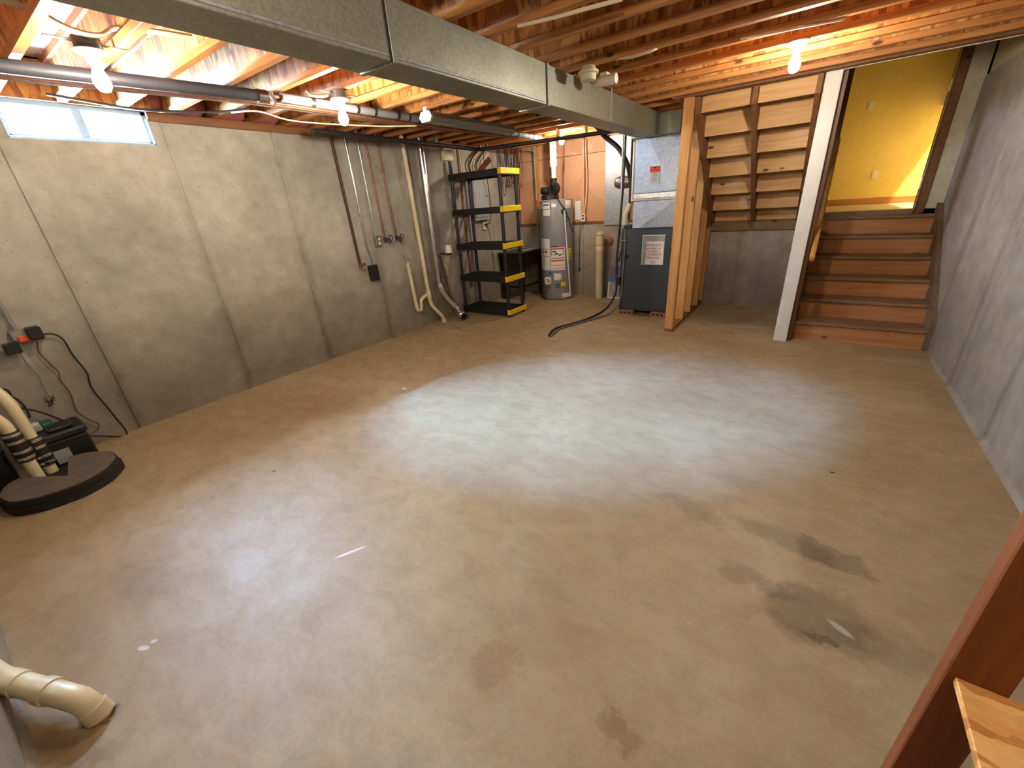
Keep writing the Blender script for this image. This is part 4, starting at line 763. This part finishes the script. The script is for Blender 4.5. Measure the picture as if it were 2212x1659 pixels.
for x, y, z, lb in ((-3.02, 2.235, 2.297, 'lit bare bulb in a porcelain holder above the rusty pipe'), (-2.97, 5.546, 2.365, 'lit bare bulb in a porcelain holder beside the white vent pipe'), (-.30, 3.8215, 2.347, 'lit bare bulb in a porcelain holder in front of the stair underside'), (-.30, .55, 2.315, 'lit bare bulb in a porcelain holder close to the wooden shelf')):
    c_ = clone(L1, (x, y, z), lb)
    for ch in list(c_.children):
        if ch.name.startswith('junction_box'):
            if abs(z-2.347) < .001: bpy.data.objects.remove(ch); continue
            ch.data = ch.data.copy(); ch.data.materials[0] = MAT['panel_grey']
        elif ch.name.startswith('mounting_bar') and abs(z-2.347) < .001: bpy.data.objects.remove(ch)
b = B(); tube(b, curve([(-3.055, 2.194, 2.330), (-3.075, 2.14, 2.314), (-3.10, 2.07, 2.315), (-3.12, 2.04, 2.34)], 5), .010, 8); tag(mk('cable_loop', b, 'nm_cable', None, 60), 'white cable end looped beside a bulb holder', 'cable')
for k, (d, z) in enumerate(((0, 2.365), (.03, 2.375), (.05, 2.355))):
    b = B(); tube(b, curve([(-2.93+.021*k, .45+d, 2.425), (-2.947+.021*k, .69, 2.412), (-2.947+.021*k, .80, 2.365), (-2.947+.021*k, .90, 2.362), (-2.945+.021*k, 1.0, 2.412), (-2.89+.021*k, 1.28, 2.425)], 6), .007, 6); tag(mk('lamp_cable', b, 'nm_cable', None, 60), 'white cable running to the lamp by the window', 'cable', 'cables at the window lamp')
b = B(); tube(b, curve([on(1118, 56, 2, 2.341), on(1180, 42, 2, 2.340), on(1270, 18, 2, 2.340), on(1345, -2, 2, 2.341)], 6), .009, 6); tag(mk('joist_cable', b, 'nm_cable', None, 60), 'white cable strung under the joists near the long duct', 'cable')
b = B(); tube(b, curve([on(1318, 127, 2, 2.37), on(1360, 124, 2, 2.335), on(1400, 112, 2, 2.335), on(1432, 98, 2, 2.375)], 6), .009, 6); tag(mk('alarm_cable', b, 'nm_cable', None, 60), 'white cable dipping between joists near the smoke alarm', 'cable')
b = B(); tube(b, [on(1600, 84, 2, ZJ-.006), on(1664, 72, 2, ZJ-.006), on(1822, 42, 2, ZJ-.006)], .006, 6); tag(mk('pale_joist_strip', b, 'nm_cable', None), 'thin pale strip running flat along a joist by the bulb', 'cable')  # thin pale strip laid along the joist underside
t = thing('smoke_alarm', 'round cream smoke alarm on the joists near the duct', 'smoke alarm', (-1.49, 3.19, 2.27))
b = B(); lathe(b, [(.045, .071), (.06, .045), (.072, .04), (.072, .028), (.056, .022)], (-1.49, 3.19, 2.28), 22); mk('mount_plate', b, 'cream_plastic', t, 35)
b = B(); lathe(b, [(.03, -.016), (.05, -.012), (.056, 0), (.056, .026)], (-1.49, 3.19, 2.28), 22); mk('alarm_body', b, 'cream_plastic', t, 35)
t = thing('emergency_light', 'small white capsule-shaped fixture beside the smoke alarm', 'fixture', (-1.47, 3.42, 2.27))
b = B(); lathe(b, [(.028, -.085), (.034, -.075), (.034, .075), (.028, .085)], (-1.475, 3.43, 2.30), 16, 'x'); mk('body', b, 'off_white', t, 40); b = B(); lathe(b, [(.03, .085), (.034, .088), (.034, .096), (.028, .1)], (-1.475, 3.43, 2.30), 16, 'x'); mk('end_cap', b, 'pvc_white', t, 40)
b = B(); box(b, -1.50, -1.45, 3.415, 3.505, 2.33, 2.352); mk('mount', b, 'off_white', t)
t = thing('shop_light', 'unlit grey shop light fixture with a white end hung under the joists', 'light fixture', (-2.93, 3.65, 2.2))
sp = [(-.045, .0), (.045, .0), (.07, .035), (.045, .075), (-.045, .075), (-.07, .035)]
b = B(); prism(b, [(-2.925+a, 2.215+c) for a, c in sp], 'y', 3.02, 4.27); mk('housing', b, 'fixture_grey', t)
b = B(); prism(b, [(-2.925+a*1.08, 2.213+c*1.06) for a, c in sp], 'y', 3.0, 3.022); ec = mk('end_plate', b, 'white_paint', t); b = B(); box(b, -2.945, -2.905, 3.002, 3.015, 2.285, 2.325, .002); mk('hook', b, 'pvc_white', ec)
for y in (3.1945, 4.135): b = B(); box(b, -2.93, -2.92, y-.004, y+.004, 2.285, ZJ+.002); mk('hanger', b, 'chrome', t)
b = B(); prism(b, [(-2.925+a*1.05, 2.213+c*1.05) for a, c in sp], 'y', 4.268, 4.285); mk('end_plate', b, 'foil', t)

# ================================================================== SUMP CORNER
LC = Vector((-3.765, .065, 0)); LR = .275
t = thing('sump_pit_cover', 'round black sump cover in two layers with a wedge cut toward its pipes', 'sump cover', (LC.x, LC.y, 0))
def lidpoly(r, n=44):
    P = []
    for k in range(n+1):
        a = R_(-142 + 305*k/n); rr = r*(1+.012*math.sin(5*a)+.008*math.sin(11*a)); P.append((LC.x+rr*math.cos(a), LC.y+rr*math.sin(a)))
    P.append((LC.x+.08, LC.y+.02)); return P
b = B(); prism(b, lidpoly(LR+.012)[:-1], 'z', 0, .042); mk('lower_layer', b, 'lid_edge', t)
b = B(); prism(b, lidpoly(LR), 'z', .045, .088); mk('upper_layer', b, 'lid_edge', t); b = B(); prism(b, lidpoly(LR-.008), 'z', .088, .095); mk('top_skin', b, 'lid_foam', t)
def sump_pipe(base, pts, label, tier):
    t = thing('sump_pipe', label, 'pipe', base); b = B(); tube(b, fillet(pts, .08), .031, 14); mk('pipe', b, 'pvc', t, 50); z = tier
    x, y = base[0], base[1]; b = B(); lathe(b, [(.040, 0), (.044, .01), (.044, .20), (.040, .21)], (x, y, z), 16); cp = mk('rubber_coupling', b, 'black_rubber', t, 40)
    for dz in (.022, .07, .14, .19):
        b = B(); lathe(b, [(.0455, -.002), (.0475, .0), (.0475, .016), (.0455, .018)], (x, y, z+dz-.007), 16); mk('hose_clamp', b, 'chrome', cp, 40)
    return t
sump_pipe((-4.0, .042, 0), [(-4.0, .042, 0), (-4.0, .042, .60), (-4.14, -.04, .78), (XL+.05, -.16, .95), (XL+.05, -.2, 2.3)], 'tall cream sump discharge pipe with an angled elbow', .105)
sump_pipe((-3.935, -.025, 0), [(-3.935, -.025, 0), (-3.935, -.025, .50), (-4.05, -.17, .65), (XL+.05, -.28, .8)], 'shorter cream sump pipe in front of the taller one', .20)
b = B(); lathe(b, [(.040, 0), (.043, .004), (.043, .05), (.038, .055)], (-4.0, .042, .545), 16)
t = thing('battery_box', 'black plastic battery box against the wall behind the sump lid', 'battery box', (-4.2, .19, 0)); b.free()
b = B(); box(b, XL+.02, -4.06, .075, .295, 0, .215, .012); mk('case', b, 'black_plastic', t); b = B(); box(b, XL+.015, -4.052, .068, .302, .215, .27, .014); ld = mk('lid', b, 'black_plastic', t)
b = B(); box(b, -4.20, -4.10, .12, .25, .27, .295, .008); mk('lid_rib', b, 'black_plastic', ld); b = B(); box(b, -4.0595, -4.058, .09, .17, .05, .15); mk('rating_label', b, 'panel_grey', t)
t = thing('sump_controller', 'grey sump controller with a green circuit window on the battery box', 'controller', (-4.27, .11, .27))
b = B(); box(b, XL+.015, -4.21, .05, .115, .271, .315, .008); mk('case', b, 'panel_grey', t); b = B(); box(b, XL+.03, -4.215, .116, .175, .272, .312, .006); mk('circuit_window', b, 'pcb_green', t); b = B(); lathe(b, [(.03, 0), (.03, .004)], (-4.27, .085, .315), 14); mk('badge', b, 'off_white', t)
b = B(); box(b, XL+.03, -4.02, YF+.02, -.10, 0, .26, .015); box(b, XL+.02, -4.01, YF+.015, -.09, .255, .30, .012); tag(mk('spare_battery_box', b, 'black_plastic', None), 'second black battery box on the floor at the wall end', 'battery box')
t = thing('wall_power_box', 'grey metal outlet box with an orange plug on the concrete wall over the sump', 'outlet', (XL, .28, .87))
b = B(); box(b, XL, XL+.05, .215, .335, .885, .955, .004); mk('box', b, 'steel_pipe', t); b = B(); tube(b, [(XL+.025, .25, .95), (XL+.025, .235, 2.28)], .012, 10); mk('conduit', b, 'steel_pipe', t, 50)
b = B(); box(b, XL+.05, XL+.085, .235, .315, .875, .915, .006); mk('orange_plug', b, 'orange_plastic', t)
p = on(20, 745, 0, XL+.08); b = B(); box(b, XL+.04, XL+.115, p.y-.035, p.y+.04, .815, .885, .006); tag(mk('power_adapter', b, 'black_plastic', None), 'black power adapter hanging below the orange plug', 'adapter')
p = on(72, 722, 0, XL+.09); b = B(); box(b, XL+.04, XL+.115, p.y-.028, p.y+.045, .875, .965, .010); tag(mk('cord_plug', b, 'black_plastic', None), 'chunky black plug beside the orange plug', 'plug')
def cord(px, x, r, m, label, nm='power_cable'):
    b = B(); tube(b, curve([on(a, c, 0, XL+x) for a, c in px], 6), r, 8); return tag(mk(nm, b, m, None, 60), label, 'cord')
cord(((86, 724), (112, 721), (136, 733), (158, 768), (188, 806), (198, 838), (232, 880), (252, 905), (274, 934), (262, 943), (225, 942), (184, 941)), .035, .006, 'black_rubber', 'thick black cord snaking down the wall to the floor by the battery box')
cord(((80, 738), (84, 760), (105, 783), (126, 803), (131, 822), (152, 850), (166, 888), (190, 905), (212, 916), (210, 928), (195, 938)), .03, .0045, 'brown_cable', 'thinner dark cord falling from the plug to the battery box')
cord(((42, 762), (62, 790), (84, 812), (90, 828), (104, 853)), .02, .003, 'grey_cable', 'thin grey wire hanging from the power adapter', 'adapter_wire')
b = B()
for k in range(9): a = k*.7; q = on(107, 862, 0, XL+.03); tube(b, curve([q+Vector((.005*math.cos(a), .03*math.cos(a), .03*math.sin(a))), q+Vector((.01, .012*math.sin(a*2), -.012)), q+Vector((0, -.025*math.cos(a*1.3), -.035*math.sin(a*1.7)-.02))], 4), .0025, 5)
tag(mk('wire_tangle', b, 'dark_pipe', None, 60), 'little tangle of dark wire on the wall above the battery box', 'wire')
cord(((0, 840), (18, 845), (40, 878), (80, 888), (120, 902), (155, 918)), .05, .006, 'black_rubber', 'black cord crossing behind the tall sump pipe', 'pump_cable')
cord(((24, 856), (44, 868), (60, 890), (64, 902)), .09, .006, 'black_rubber', 'black cord curving into the sump controller', 'pump_cable')

# ================================================================== DRAIN STUB, SHELF FRAME, LITTER
t = thing('floor_drain_pipe', 'cream pipe leaving the wall and elbowing into the floor', 'pipe', (-1.8, -.25, 0))
PE = [(-2.22, YF-.03, .115), (-2.05, -.345, .105), (-1.80, -.235, .092), (-1.74, -.205, .075), (-1.705, -.19, -.03)]
b = B(); tube(b, fillet(PE, .07), .036, 16); mk('pipe', b, 'pvc', t, 50)
for a, c, r_ in (((-2.03, -.337, .104), (-1.97, -.310, .102), .0405), ((-1.88, -.270, .096), (-1.845, -.255, .0945), .042), ((-1.722, -.197, .04), (-1.706, -.19, .0), .041)):
    b = B(); cyl(b, a, c, r_, 16); mk('fitting_hub', b, 'pvc', t, 40)
b = B(); prism(b, [(YF, 0), (YF+.02, 0), (YF, .02)], 'x', XL, XR); tag(mk('baseboard_front', b, 'concrete_wall', None), None, None, None, 'structure')
rk = thing('wooden_shelf_frame', 'rough stained timber shelf frame with an oriented strand board shelf', 'shelf', (.7, .3, 0))
b = B(); box(b, .385, .475, .905, .943, 0, 1.83, .003); mk('upright', b, 'stain_upright', rk)
b = B(); box(b, .385, .475, -.30, -.262, 0, 1.83, .003); mk('upright', b, 'stain_upright', rk)
for y in (.905, -.30): b = B(); box(b, .94, 1.03, y, y+.038, 0, 1.83, .003); mk('upright', b, 'stain_upright', rk)
b = B(); box(b, .40, 1.03, -.33, .905, .545, .562, .002); mk('shelf_board', b, 'osb_shelf', rk)
for y in (.867, -.262): b = B(); box(b, .475, .94, y, y+.038, .456, .545, .003); mk('crossbar', b, 'stain_upright', rk)
def chip(px, py, sx, sy, m, label, rot=0):
    p = on(px, py, 2, 0); b = B(); box(b, -sx, sx, -sy, sy, 0, .003, .001); bmesh.ops.transform(b, matrix=Matrix.Translation((p.x, p.y, 0)) @ Matrix.Rotation(R_(rot), 4, 'Z'), verts=b.verts)
    tag(mk('floor_chip', b, m, None), label, 'debris')
chip(873, 840, .022, .014, 'paper', 'white scrap lying on the floor near the left wall')
chip(592, 1018, .010, .003, 'black_print', 'tiny black sliver on the open floor', 40)
chip(1798, 1021, .010, .005, 'black_print', 'tiny black chip on the floor before the steps', 0)
